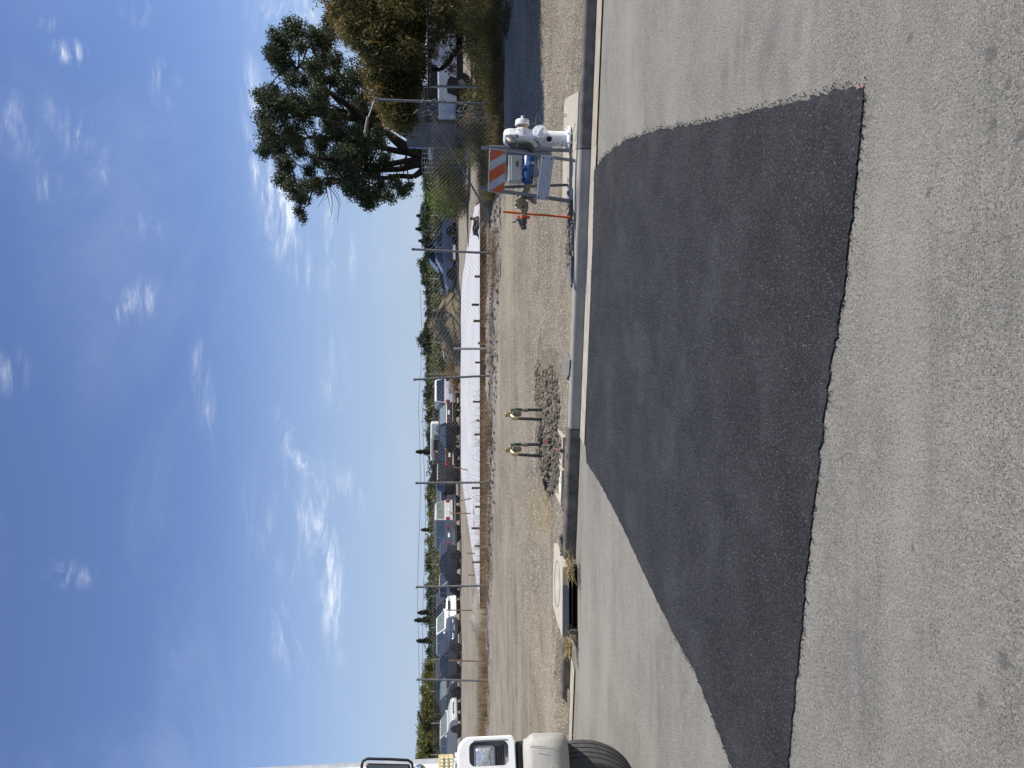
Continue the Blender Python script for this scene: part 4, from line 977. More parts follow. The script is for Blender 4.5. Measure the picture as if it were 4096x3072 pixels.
# headlight panel: rounded outline with a rounded rectangular opening
def rrect(l0, l1, z0, z1, r, n=6, rs=None):
    pts = []; rs = rs or (r, r, r, r)
    for (cx_, cz_, a0, rr) in ((l1 - rs[0], z1 - rs[0], 0, rs[0]), (l0 + rs[1], z1 - rs[1], 90, rs[1]), (l0 + rs[2], z0 + rs[2], 180, rs[2]), (l1 - rs[3], z0 + rs[3], 270, rs[3])):
        for k in range(n + 1): a = R(a0 + 90 * k / n); pts.append((cx_ + rr * math.cos(a), cz_ + rr * math.sin(a)))
    return pts
l_ow = yoff(2965); l_ol = yoff(3064); zo1 = zof(1876); zo0 = zof(2032)
outer = rrect(-.62, 0, zb_, zt_, .1, 8, (.10, .05, .05, .04)); inner = rrect(l_ol, l_ow, zo0, zo1, .045, 8)
def ringface(mb, A, B, fA, fB, m=0):
    n = len(A); vs = [T(fA, a[0], a[1]) for a in A] + [T(fB, b[0], b[1]) for b in B]
    mb.add(vs, [(i, (i + 1) % n, n + (i + 1) % n, n + i) for i in range(n)], m)
mb = MB(); ringface(mb, outer, inner, 0, 0)
ringface(mb, outer, rrect(-.62, 0, zb_, zt_, .1, 8, (.10, .05, .05, .04)), 0, -.02)
# sheet the fender back from the outline
o2 = rrect(-.62, .012, zb_ - .01, zt_ + .012, .1, 8, (.10, .05, .05, .04)); ringface(mb, outer, o2, 0, -.02); ringface(mb, o2, o2, -.02, -1.0)
mb.build('fender', tw, truck, smooth=True)
mb = MB(); ringface(mb, inner, inner, 0, -.07); n_ = len(inner); mb.add([T(-.07, a, b) for a, b in inner], [tuple(range(n_))], 0)
hz_ = mb.build('headlight_recess', mat('recess_grey', (.30, .285, .25), (.24, .23, .20), scale=8, rough=.6), truck)
ll0, ll1, lz0, lz1 = l_ol - .02, yoff(2981), zof(1976), zof(1896)
hl = rrect(ll0, ll1, lz0, lz1, .03, 6)
mb = MB(); n_ = len(hl); mb.add([T(-.055, a, b) for a, b in hl], [tuple(range(n_))], 0); ringface(mb, hl, hl, -.055, -.03); hlo = mb.build('headlight', chrome, truck)
glass = mat('lamp_glass', (.62, .66, .68), (.30, .33, .35), scale=45, rough=.08, spec=.8, metal=.55, stretch=(1, 1, 5), lo=.42, hi=.58)
mb = MB(); hs = rrect(ll0 + .006, ll1 - .006, lz0 + .006, lz1 - .006, .026, 6); c_l = ((ll0 + ll1) / 2, (lz0 + lz1) / 2)
for sc_, f_ in ((1, -.034), (.9, -.022), (.6, -.014), (.2, -.011)):
    mb.v += [T(f_, c_l[0] + (a - c_l[0]) * sc_, c_l[1] + (b - c_l[1]) * sc_) for a, b in hs]
n_ = len(hs)
for k in range(3): mb.f += [(k * n_ + i, k * n_ + (i + 1) % n_, (k + 1) * n_ + (i + 1) % n_, (k + 1) * n_ + i) for i in range(n_)]
mb.f.append(tuple(3 * n_ + i for i in range(n_))); mb.m = [0] * len(mb.f); mb.build('lens', glass, hlo, smooth=True)
mb = MB()
for k in range(5): z_ = zof(1985 + k * 7.2); tbox(mb, -.068, -.064, yoff(3060), yoff(2984), z_ - .0035, z_ + .0035)
mb.build('vent_slots', black_pl, hz_)
mb = MB()
for (x, y) in ((1892, 2970), (1935, 2969), (2010, 2982)): mb.lathe(tf(x, y, -.068), hd, [(.006, 0), (.006, .004)], 6)
mb.build('screws', black_pl, hz_)
MB().tube([T(.003, a_, b_) for a_, b_ in ((-.020, zb_ + .05), (-.019, (zb_ + zt_) / 2), (-.020, zt_ - .11))], .0022, 5, caps=False).build('panel_seam', black_pl, truck)
# bumper: dusty grey, rounded
bm_ = mat('dusty_bumper', (.40, .385, .345), (.34, .325, .29), scale=5, rough=.6, bump=.08, bscale=50, spots=[((.26, .24, .21), 12, .58, .7, .4)], stretch=(1, 1, 2))
bz1, bz0 = zof(2090), zof(2262)
mb = MB(); prof = [(-.05, bz1 - .0), (.10, bz1 + .005), (.145, bz1 - .02), (.16, bz1 - .06), (.15, bz0 + .12), (.10, bz0 + .02), (.02, bz0 - .012), (-.12, bz0 - .02)]
ls = [(-2.2, 0, 1), (-.12, 0, 1), (-.05, -.012, .985), (-.01, -.05, .95), (.012, -.10, .9), (.02, -.35, .88)]
for l_, df, sc_ in ls:
    for f_, z_ in prof: mb.v.append(T(f_ + df, l_ - (.03 if z_ > bz1 - .05 and l_ > -.1 else 0), (bz0 + bz1) / 2 + (z_ - (bz0 + bz1) / 2) * sc_))
k_ = len(prof)
for i in range(len(ls) - 1):
    for a in range(k_ - 1): mb.f.append((i * k_ + a, i * k_ + a + 1, (i + 1) * k_ + a + 1, (i + 1) * k_ + a)); mb.m.append(0)
mb.build('bumper', bm_, truck, smooth=True)
mb = MB()
for pts in ([(2104, 2956 + 20), (2150, 2976), (2175, 2974)], [(2112, 2981), (2160, 2985), (2215, 2981)], [(2150, 3008), (2190, 3012)], [(2203, 3072), (2205, 3060), (2212, 3054)], [(2220, 3072), (2223, 3060)]):
    mb = MB(); mb.tube([tf(x, y, .163) for x, y in pts], .0013, 4, caps=False); mb.build('scratch', mat('scratch', (.55, .53, .49), rough=.7), truck)
mb = MB(); tbox(mb, -.5, -.06, -.55, -.03, bz1 - .1, zb_ - .03); tbox(mb, -3.0, -.4, -1.9, -.35, .45, .75); mb.build('chassis', mat('frame_black', (.02, .02, .021), (.05, .045, .04), scale=6, rough=.7), truck)
# hood, cab, grille, box body beyond the frame
mb = MB(); tbox(mb, -1.3, .02, -1.85, -.62, zb_ - .1, zt_ + .25); tbox(mb, -2.6, -1.2, -2.2, -.10, .8, 2.6); mb.build('cab', tw, truck, bevel=.05)
mb = MB(); tbox(mb, -1.205, -1.19, -2.1, -.2, 1.75, 2.45); mb.build('windscreen', mat('dark_glass', (.02, .025, .03), rough=.05, spec=.9), truck)
mb = MB(); tbox(mb, .02, .035, -1.7, -.75, .95, zt_ + .1); mb.build('grille', black_pl, truck)
mb = MB(); tbox(mb, -7.5, -2.75, -2.25, -.05, .95, 3.1); mb.build('cargo_body', mat('box_grey', (.55, .55, .54), rough=.5), truck, bevel=.02)
# steering wheel assembly: front wheel turned towards photo right
def wheel(c, axis, R_, wd, nm, parent, ribs=5):
    axis = axis.normalized(); mb = MB(); prof = []
    h = wd / 2; prof = [(R_ * .58, -h * .8), (R_ * .62, -h), (R_ * .90, -h * 1.04), (R_ * .965, -h * .95)]
    for k in range(ribs):
        a = -h * .92 + k * (h * 1.84 / ribs); b = a + h * 1.84 / ribs; g = .0045; cr = lambda q: R_ * (1 - .018 * (q / h) ** 2)
        prof += [(cr(a), a + g), (cr(b), b - g)]
        if k < ribs - 1: prof += [(cr(b) - .014, b - g * .9), (cr(b) - .014, b + g * .9)]
    prof += [(R_ * .965, h * .95), (R_ * .90, h * 1.04), (R_ * .62, h), (R_ * .58, h * .8)]
    mb.lathe(c, axis, prof, 96)
    w_ = mb.build('tyre', mat('tyre_rubber', (.055, .054, .053), (.08, .078, .074), scale=14, rough=.8, bump=.5, bscale=130, spec=.2, vor=[((.02, .02, .02), 26, .05, .12, .2)]), parent, smooth=True)
    mb = MB(); mb.lathe(c, axis, [(.1, -h * .5), (R_ * .4, -h * .45), (R_ * .55, -h * .7), (R_ * .6, -h * .85), (R_ * .6, h * .85), (R_ * .55, h * .7), (R_ * .4, h * .45), (.1, h * .6)], 32)
    mb.build('rim', white_clean, parent, smooth=True)
wh = Vector((.98, -.22, 0)).normalized(); wc = P(2310, 3035, Y=6.05); wc.z = .52
tw_ = thing('front_wheel', None, None, (0, 0, 0)); tw_.parent = truck; tw_.location = (0, 0, 0); ROOT[tw_] = TO
WAX = Vector((-wh.y, wh.x, 0))
# leading edge of the tread at photo y 2975
lead = P(2310, 2973, Y=6.0); wc = Vector((lead.x, lead.y, .52)) - wh * .50 - WAX * .10
wheel(wc, WAX, .52, .29, 'w', tw_)
# marker lamp, mirror
am = mat('amber_lens', (.62, .53, .26), (.45, .36, .15), scale=30, rough=.15, spec=.8)
mb = MB(); a = tf(1754, 3018, -.25); b = tf(1815, 3090, -.25)
la = (a - TO).dot(tr); lb = (b - TO).dot(tr); tbox(mb, -.31, -.255, lb, la, b.z, a.z); mk = mb.build('work_lamp', am, truck, bevel=.008)
mb = MB()
for i in range(3):
    for j in range(5):
        q = T(-.252, la - .028 - j * .024, a.z - .03 - i * .037 ); mb.ball(q, .013, 8, sq=(1, 1, 1))
mb.build('lens_bumps', mat('clear_lens', (.7, .66, .5), (.5, .45, .3), scale=50, rough=.12, spec=.9), mk, smooth=True)
mb = MB(); tbox(mb, -.34, -.28, lb, la + .01, a.z - .16, a.z - .13); q0 = tf(1818, 3045, -.25); mb.bar(q0, q0 - U3 * .12, .03, .02); mb.build('lamp_bracket', tw, truck)
def mq(x, y): return tf(x, y, -.95)
mb = MB(); lp_ = [(1447, 3120), (1447, 3062), (1452, 3044), (1470, 3035), (1560, 3037), (1632, 3041), (1646, 3050), (1650, 3064), (1650, 3120)]
mb.tube([mq(x, y) for x, y in lp_], .012, 10); mr = mb.build('mirror_loop', black_pl, truck, smooth=True)
mb = MB(); mb.prism([mq(1464, 3130), mq(1464, 3052), mq(1642, 3056), mq(1642, 3130)], hd * -.05); mb.build('mirror_housing', black_pl, mr, bevel=.02)
mb = MB(); mb.prism([mq(1474, 3130) + hd * .004, mq(1474, 3060) + hd * .004, mq(1634, 3063) + hd * .004, mq(1634, 3130) + hd * .004], hd * -.01); mb.build('mirror_glass', mat('mirror_dark', (.03, .035, .04), rough=.05, spec=.9), mr)
mb = MB(); c_ = mq(1678, 3088); mb.lathe(c_, hd, [(.055, -.03), (.062, -.01), (.058, .0), (.045, .014), (.02, .022)], 20); mb.build('round_mirror', chrome, truck, smooth=True)
mb = MB(); mb.tube([mq(1450, 3115), T(-1.3, -.5, 2.3)], .012, 8); mb.tube([mq(1650, 3115), T(-1.3, -.5, 1.7)], .012, 8); mb.build('mirror_arm', black_pl, truck, smooth=True)

# ------------------------------------------------------------------ parked cars
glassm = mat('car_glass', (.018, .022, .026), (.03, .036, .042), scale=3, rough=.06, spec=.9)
glass_l = mat('sunlit_glass', (.10, .13, .12), (.16, .18, .15), scale=3, rough=.08, spec=.9)  # paler copy of the car glass, sunlight mixed into its colour
tyre = mat('car_tyre', (.02, .02, .02), rough=.8)
rimm = mat('car_rim', (.22, .22, .22), (.12, .12, .12), scale=10, rough=.4, metal=.6)
redl = mat('red_lens', (.20, .010, .012), (.15, .008, .01), scale=20, rough=.2, spec=.6)
clr = mat('clear_headlamp', (.62, .62, .58), (.45, .45, .42), scale=20, rough=.12, spec=.8)
plate = mat('licence_plate', (.62, .62, .60), (.5, .5, .5), scale=40, rough=.5)
def paint(nm, c): return mat(nm, c, tuple(v * .9 for v in c), scale=2, rough=.38, spec=.35, coat=.22)
SH = {
 'sedan': dict(L=4.7, W=1.8, body=[(-2.35, .30), (-2.35, .62), (-2.28, .92), (-1.55, .98), (.85, .95), (2.0, .78), (2.30, .62), (2.35, .42), (2.33, .25)],
    roof=[(-1.75, .96), (-1.05, 1.38), (-.5, 1.44), (.25, 1.42), (1.15, .92)], win=[(-1.42, 1.0), (-.98, 1.33), (-.5, 1.38), (.22, 1.36), (.95, .97)], wb=(-1.38, 1.42), R=.32),
 'hatch': dict(L=4.3, W=1.78, body=[(-2.1, .30), (-2.15, .7), (-2.1, 1.0), (-1.5, 1.02), (.9, .98), (1.85, .84), (2.12, .62), (2.15, .3)],
    roof=[(-2.08, 1.0), (-1.6, 1.45), (-.8, 1.52), (.15, 1.50), (1.15, .96)], win=[(-1.85, 1.04), (-1.5, 1.40), (-.8, 1.45), (.12, 1.43), (.95, 1.0)], wb=(-1.3, 1.35), R=.32),
 'suv': dict(L=4.8, W=1.9, body=[(-2.35, .38), (-2.4, .8), (-2.36, 1.12), (.9, 1.10), (2.1, 1.02), (2.36, .85), (2.4, .4)],
    roof=[(-2.34, 1.10), (-2.1, 1.70), (-1.9, 1.76), (.2, 1.74), (1.05, 1.08)], win=[(-2.15, 1.14), (-1.98, 1.64), (.15, 1.66), (.85, 1.12)], wb=(-1.42, 1.48), R=.37),
 'van': dict(L=5.0, W=1.95, body=[(-2.45, .34), (-2.5, .8), (-2.48, 1.1), (1.3, 1.08), (2.2, .92), (2.46, .7), (2.5, .34)],
    roof=[(-2.48, 1.08), (-2.36, 1.72), (-2.2, 1.80), (.5, 1.78), (1.6, 1.05)], win=[(-2.3, 1.12), (-2.22, 1.66), (.45, 1.68), (1.3, 1.1)], wb=(-1.5, 1.55), R=.34),
 'pickup': dict(L=5.4, W=1.95, body=[(-2.7, .45), (-2.7, 1.1), (-.65, 1.1), (-.62, 1.14), (1.2, 1.12), (2.5, 1.02), (2.68, .85), (2.7, .45)],
    roof=[(-.70, 1.1), (-.6, 1.72), (-.4, 1.78), (.55, 1.76), (1.3, 1.1)], win=[(-.5, 1.14), (-.45, 1.66), (.5, 1.68), (1.05, 1.14)], wb=(-1.75, 1.75), R=.40),
}
def car(nm, kind, col, label, cat, px, Y, ang, z=None, sc_=1.0, xs=1.0, glass=None, roofcol=None, face='front', dark=False, group=None, pv=None):
    sh = SH[kind]; g = glass or glassm
    pos = P(1843, px, Y=Y); zz_ = G(pos.x, pos.y) if z is None else z
    t = thing(nm, label, cat, (pos.x, pos.y, zz_), rz=R(ang), group=group)
    W2 = sh['W'] / 2
    def side(poly, w0, w1, z0, z1, mb, m=0):
        hw_ = lambda z: w0 + (w1 - w0) * max(0, min(1, (z - z0) / (z1 - z0)))
        n = len(poly); A = [Vector((x, hw_(z), z)) for x, z in poly]; B = [Vector((x, -hw_(z), z)) for x, z in poly]
        return mb.add(A + B, [tuple(range(n)), tuple(range(2 * n - 1, n - 1, -1))] + [((i + 1) % n, i, n + i, n + (i + 1) % n) for i in range(n)], m)
    b = sh['body']; mb = MB(); side(b, W2, W2 * .96, .7, 1.1, mb)
    mb.build('body', col, t, world=False, bevel=.05)
    r_ = sh['roof']; mb = MB(); side(r_ + [(r_[-1][0] - .1, r_[-1][1] - .1), (r_[0][0] + .1, r_[0][1] - .1)], W2 * .95, W2 * .78, r_[0][1], max(z for x, z in r_), mb)
    mb.build('roof', roofcol or col, t, world=False, bevel=.04)
    zt2 = max(z for x, z in r_); zb2 = r_[0][1]
    hw_ = lambda z: (W2 * .95 + (W2 * .78 - W2 * .95) * max(0, min(1, (z - zb2) / (zt2 - zb2)))) + .006
    wn = sh['win']
    for sg in (1, -1):
        mb = MB(); vs = [Vector((x, sg * hw_(z), z)) for x, z in wn]; mb.add(vs, [tuple(range(len(vs)))]); mb.build('side_window', g if not dark else glassm, t, world=False)
        mb = MB(); xm = wn[0][0] * .45 + wn[-1][0] * .35; za, zb3 = wn[0][1] - .02, zt2 - .08
        mb.bar((xm, sg * (hw_(za) + .004), za), (xm - .05, sg * (hw_(zb3) + .004), zb3), .07, .01, Vector((0, 1, 0))); mb.build('door_pillar', col, t, world=False)
    def pane(p0, p1, nm2, gm_):
        a, b2 = Vector((p0[0], 0, p0[1])), Vector((p1[0], 0, p1[1])); d = b2 - a; q0 = a + d * .10; q1 = a + d * .90
        nrm = Vector((d.z, 0, -d.x)).normalized(); nrm = nrm if nrm.z > 0 else -nrm
        o_ = nrm * .012; w0_, w1_ = hw_(q0.z) - .09, hw_(q1.z) - .09
        vs = [q0 + o_ + Vector((0, w0_, 0)), q0 + o_ - Vector((0, w0_, 0)), q1 + o_ - Vector((0, w1_, 0)), q1 + o_ + Vector((0, w1_, 0))]
        MB().add(vs, [(0, 1, 2, 3)]).build(nm2, gm_, t, world=False)
    pane(r_[-1], r_[-2], 'windscreen', g); pane(r_[0], r_[1], 'rear_window', g)
    for x in sh['wb']:
        for sg in (1, -1):
            mb = MB(); mb.lathe((x, sg * (W2 - .24), sh['R']), (0, sg, 0), [(sh['R'] + .075, .16), (sh['R'] + .075, .2465)], 20, 0)
            mb.lathe((x, sg * (W2 - .22), sh['R']), (0, sg, 0), [(sh['R'] * .6, 0), (sh['R'], .02), (sh['R'], .21), (sh['R'] * .68, .235)], 20, 0)
            mb.lathe((x, sg * (W2 - .02), sh['R']), (0, sg, 0), [(sh['R'] * .62, 0), (sh['R'] * .6, .03), (sh['R'] * .2, .02), (.03, .04)], 12, 1)
            mb.build('wheel', [tyre, rimm], t, world=False)
    xf = sh['L'] / 2; zl = b[-3][1] - .10 if kind in ('sedan', 'hatch', 'van') else .86
    for sg in (1, -1):
        MB().box((xf - .015 - (.06 if kind != 'suv' else .03), sg * (W2 - .30), zl), (.09, .40, .15)).build('headlight', clr, t, world=False, bevel=.02)
        MB().box((-xf + .03, sg * (W2 - .17), .88 if kind not in ('suv', 'pickup') else 1.0), (.07, .26, .16 if kind in ('sedan', 'hatch') else .26)).build('tail_light', redl, t, world=False, bevel=.01)
        MB().box((sh['win'][-1][0] - .12, sg * (W2 + .07), wn[-1][1] + .04), (.12, .18, .13)).build('wing_mirror', col, t, world=False, bevel=.03)
    MB().box((xf - .0, 0, zl - .02), (.05, .85, .15)).build('grille', black_pl if pv != 'chrome' else chrome, t, world=False, bevel=.01)
    MB().box((xf + .01, 0, .44), (.05, .5, .12)).build('number_plate', plate, t, world=False)
    MB().box((-xf - .005, 0, .82), (.03, .36, .13)).build('number_plate', plate, t, world=False)
    mb = MB(); mb.box((xf - .02, 0, .40), (.12, sh['W'] * .94, .18)); mb.build('front_bumper', col if pv != 'chrome' else chrome, t, world=False, bevel=.03)
    mb = MB(); mb.box((-xf + .02, 0, .50), (.14, sh['W'] * .94, .16)); mb.build('rear_bumper', chrome if pv == 'rchrome' else (col if kind != 'pickup' else chrome), t, world=False, bevel=.03)
    if kind == 'pickup':
        mb = MB(); mb.box((-1.7, 0, 1.105), (1.9, 1.6, .012)); mb.build('bed_floor', black_pl, t, world=False)
    t.scale = (sc_ * xs, sc_, sc_)
    return t
silver = paint('silver_paint', (.44, .44, .44)); dk = paint('dark_blue_paint', (.02, .028, .05)); blk = paint('black_paint_car', (.012, .012, .014)); grey = paint('grey_paint', (.07, .072, .078))
wht = paint('white_car_paint', (.75, .76, .77)); bls = paint('blue_silver_paint', (.15, .19, .26)); mar = paint('maroon_paint', (.028, .012, .011)); nav = paint('navy_paint', (.02, .028, .05)); lgr = paint('light_grey_paint', (.27, .27, .28))
A0 = -31
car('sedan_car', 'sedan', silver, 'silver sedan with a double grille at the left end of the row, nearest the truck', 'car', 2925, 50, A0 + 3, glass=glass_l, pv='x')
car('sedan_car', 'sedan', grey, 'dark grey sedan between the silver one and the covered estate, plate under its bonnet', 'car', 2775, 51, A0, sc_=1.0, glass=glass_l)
car('estate_car', 'suv', grey, 'tall grey estate car half hidden behind two sedans left of the pale lath', 'car', 2690, 55, A0 + 4, sc_=1.0)
car('sedan_car', 'sedan', nav, 'navy sedan with round yellowed headlights in front of the white jeep-like car', 'car', 2610, 49.5, A0 + 2)
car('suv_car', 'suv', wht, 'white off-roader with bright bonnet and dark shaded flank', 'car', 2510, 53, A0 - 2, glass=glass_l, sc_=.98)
car('van_car', 'suv', grey, 'dark grey van whose black wheel shows right of the white off-roader', 'car', 2405, 55, A0 + 6, sc_=.98)
car('pickup_truck', 'pickup', lgr, 'grey pickup with a big chrome grille behind the second fence post from the left', 'pickup', 2345, 54, A0 + 4, pv='chrome', sc_=.86)
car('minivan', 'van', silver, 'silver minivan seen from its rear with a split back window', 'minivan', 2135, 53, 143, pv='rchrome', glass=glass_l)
car('hatchback_car', 'sedan', dk, 'dark low sedan with red tail lights left of the silver minivan', 'car', 2240, 50, 146, pv='rchrome')
car('sedan_car', 'sedan', lgr, 'grey-blue sedan nose to the right of the silver minivan, one white headlight', 'car', 1985, 55, A0 - 140)
car('pickup_truck', 'pickup', mar, 'dark maroon pickup with a boxy cab behind the third fence post', 'pickup', 1905, 54, 132, sc_=.96)
car('pickup_truck', 'pickup', blk, 'black pickup with a white cargo cover over its bed', 'pickup', 1810, 55, 100, sc_=.9)
car('suv_car', 'hatch', blk, 'black hatchback with a pale blue-grey rear window before the food truck', 'car', 1722, 52.5, 128, glass=mat('pale_glass', (.12, .16, .19), (.16, .20, .23), scale=3, rough=.1, spec=.9), sc_=1.02)
car('sedan_car', 'sedan', lgr, 'small light grey car nose between the white van and the black hatchback', 'car', 1650, 56, A0 - 20, sc_=.9, pv='chrome')
car('passenger_van', 'van', wht, 'white passenger van seen from the rear with two dark back windows', 'van', 1590, 56, 103, sc_=1.02, pv='rchrome')
car('coupe_car', 'sedan', bls, 'blue-silver coupe parked side-on behind the slab, its nose hidden by the dirt heap', 'car', 1022, 52.5, 183, sc_=1.06)
car('pickup_truck', 'pickup', blk, 'black crew pickup right behind the blue-silver coupe', 'pickup', 1010, 57, 184, sc_=1.16, z=.75)
q = P(1795, 1410, Y=62)
ct = thing('boat_on_trailer', 'white covered boat on a blue trailer peeking over the dirt heap', 'boat', (q.x, q.y, .5))
mb = MB(); v = lambda x, y, dY=0: P(x, y, Y=62 + dY)
mb.prism([v(1765, 1358), v(1772, 1372), v(1792, 1388), v(1806, 1410), v(1806, 1468), v(1792, 1450), v(1775, 1430), v(1770, 1390)][::-1], (0, 2.0, 0)); mb.build('hull', wht, ct, bevel=.03)
mb = MB(); mb.prism([v(1772, 1378), v(1792, 1388), v(1790, 1448), v(1776, 1432)], (0, -.03, 0)); mb.build('cover', mat('grey_cover', (.14, .145, .14), rough=.7), ct)
mb = MB(); mb.prism([v(1810, 1425), v(1810, 1468), v(1828, 1466), v(1832, 1430)], (0, 1.6, 0)); mb.build('trailer', paint('trailer_blue', (.10, .14, .25)), ct)
# food truck
ft0 = P(1775, 1840, Y=60); 
ftk = thing('food_truck', 'white food truck with a red-orange lower stripe, dark awning and a menu board', 'food truck', (P(1775, 1750, Y=60).x, 60, .5))
def fb(y0, y1, x0, x1, dY, th, nm, m, bev=.0):
    a = P(x0, y0, Y=60 + dY); b = P(x1, y1, Y=60 + dY); mb = MB(); mb.box(((a.x + b.x) / 2, 60 + dY + th / 2, (a.z + b.z) / 2), (abs(a.x - b.x), th, abs(a.z - b.z))); return mb.build(nm, m, ftk, bevel=bev)
fb(1690, 1845, 1722, 1830, 0, 2.2, 'body', white_clean, .12)
fb(1691, 1740, 1761, 1773, -.02, .03, 'orange_band', mat('salmon_stripe', (.62, .26, .13), (.5, .2, .1), scale=6, rough=.5))
fb(1740, 1830, 1771, 1778, -.02, .03, 'orange_band', mat('salmon_stripe', (.6, .25, .13)))
fb(1738, 1755, 1737, 1774, -.03, .04, 'menu_board', mat('menu_green', (.05, .09, .08), (.45, .5, .48), scale=14, rough=.4, lo=.5, hi=.6))
fb(1758, 1805, 1736, 1770, -.03, .04, 'serving_window', black_pl)
mb = MB(); a = P(1727, 1755, Y=59.95); b = P(1735, 1832, Y=58.6); mb.prism([Vector((a.x, 59.95, a.z)), Vector((b.x, 59.95, a.z)), Vector((b.x, 58.6, b.z)), Vector((a.x, 58.6, b.z))], (0, 0, .05)); mb.build('awning', mat('awning_grey', (.10, .10, .115), (.14, .14, .155), scale=4, rough=.8), ftk)
mb = MB(); cc = P(1756, 1713, Y=59.96); mb.tube([cc + Vector((.30 * math.cos(t), 0, .20 * math.sin(t))) for t in [k * PI / 8 for k in range(17)]], .05, 6, caps=False); mb.build('round_emblem', mat('emblem_green', (.05, .20, .12), rough=.5), ftk)
for i in range(2): MB().lathe((P(1830, 1700 + 130 * i, Y=60).x, 60.0, .9), (0, -1, 0), [(.4, -.1), (.4, .1)], 16).build('wheel', tyre, ftk)
def simple(nm, y0, y1, x0, x1, Y, th, m, lab, cat, slats=0, lid=None):
    a = P(x0, y0, Y=Y); b = P(x1, y1, Y=Y); t = thing(nm, lab, cat, ((a.x + b.x) / 2, Y, min(a.z, b.z)))
    MB().box(((a.x + b.x) / 2, Y + th / 2, (a.z + b.z) / 2), (abs(a.x - b.x), th, abs(a.z - b.z))).build('shell', m, t, bevel=.03)
    if slats:
        mb = MB()
        for k in range(slats): x = min(a.x, b.x) + (k + .5) / slats * abs(a.x - b.x); mb.box((x, Y - .015, (a.z + b.z) / 2), (abs(a.x - b.x) / slats * .35, .03, abs(a.z - b.z) * .94))
        mb.build('ribs', m, t)
    mb = MB(); mb.box(((a.x + b.x) / 2, Y + th / 2, max(a.z, b.z) + .03), (abs(a.x - b.x) + .04, th + .04, .06)); mb.build('top_edge', lid or m, t)
    return t
simple('plywood_crate', 1808, 1856, 1742, 1800, 57.5, 1.2, mat('plywood', (.25, .15, .08), (.19, .11, .06), scale=5, rough=.8), 'brown slatted plywood crate leaning before the food truck awning', 'crate', 6)
simple('enclosed_trailer', 1858, 1924, 1731, 1835, 58, 2.5, black_pl, 'black enclosed trailer behind the maroon pickup, right of the third fence post', 'trailer', 5, galv_dark)
simple('storage_container', 1925, 2040, 1747, 1762, 72, 2.4, mat('pale_roof', (.45, .47, .48), (.38, .40, .41), scale=3, rough=.6), 'long pale storage container roof beyond the cars left of the black trailer', 'container', 9)
simple('flatbed_trailer', 812, 930, 1765, 1835, 56.5, 2.2, black_pl, 'black box trailer with a bright top edge right of the blue-silver coupe', 'trailer', 6, galv)
simple('pallet_wall', 1515, 1545, 1742, 1790, 70, 1.0, mat('pale_panel', (.33, .34, .31), (.27, .28, .25), scale=6, rough=.7), 'pale panelled shed beside the white passenger van', 'shed', 3, wood_m)
# tarp behind the coupe
mb = MB(); cc = P(1790, 1090, Y=58.5)
for i in range(13):
    for j in range(7):
        u = i / 12; v_ = j / 6; yv = 1040 + 135 * u; top = 1750 + 50 * u ** 1.6; x_ = top + (1835 - top) * v_
        q = P(x_, yv, Y=58.5 - .8 * v_ + .12 * math.sin(u * 17 + v_ * 3)); mb.v.append(q)
for i in range(12):
    for j in range(6): mb.f.append((i * 7 + j, i * 7 + j + 1, (i + 1) * 7 + j + 1, (i + 1) * 7 + j)); mb.m.append(0)
b_ = mb.build('tarpaulin', mat('grey_tarp', (.16, .15, .14), (.24, .23, .22), scale=1.5, rough=.45, spec=.5, bump=.3, bscale=3), None, origin=cc, smooth=True, label='shiny grey tarpaulin draped over a load behind the blue-silver coupe', cat='tarpaulin')
sol = b_.modifiers.new('solid', 'SOLIDIFY'); sol.thickness = .06

# white pickup under the brown tree
q = P(1900, 235, Y=27)
wp = thing('pickup_truck', 'white pickup parked in the shade under the brown-leaved tree', 'pickup', (q.x, q.y, .5))
def w(x, y, dY=0): return P(1500 + x / 3.456, y / 3.456, Y=27 + dY)
white_sh = paint('shaded_pickup_white', (.46, .50, .58))  # white greyed and blued: the tree shade is in the colour
mb = MB(); cab_ = [(745, 380), (728, 560), (735, 830), (755, 862), (865, 905), (870, 1400), (1130, 1400), (1130, 300), (900, 200), (790, 280)]
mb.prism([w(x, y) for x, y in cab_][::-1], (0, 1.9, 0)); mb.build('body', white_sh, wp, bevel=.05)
mb = MB(); mb.prism([w(775, 430, -.01), w(755, 540, -.01), w(752, 700, -.01), w(765, 800, -.01), w(862, 848, -.01), w(895, 640, -.01), w(900, 420, -.01)][::-1], (0, .02, 0)); mb.build('side_window', glassm, wp)
mb = MB(); mb.prism([w(1005, 1100, -.01), w(990, 1180, -.01), w(1000, 1280, -.01), w(1130, 1330, -.01), w(1135, 1080, -.01), w(1050, 1050, -.01)][::-1], (0, .02, 0)); mb.build('wheel_arch', black_pl, wp)
mb = MB(); mb.lathe(w(1190, 1180, .25), (0, -1, 0), [(.39, -.1), (.39, .22), (.25, .23)], 24); mb.lathe(w(1190, 1180, .25), (0, -1, 0), [(.22, .2), (.1, .24)], 16, 1); mb.lathe(w(1190, 330, .25), (0, -1, 0), [(.39, -.1), (.39, .22), (.25, .23)], 24); mb.build('wheel', [tyre, rimm], wp)
mb = MB(); mb.box(w(1165, 760, .9), (6.0, 1.5, .25)); mb.build('underbody', black_pl, wp)
mb = MB(); mb.prism([w(760, 890, .05), w(745, 1390, .05), w(868, 1390, .05), w(868, 900, .05)][::-1], (0, 1.6, 0)); mb.build('bed_cover', black_pl, wp, bevel=.03)
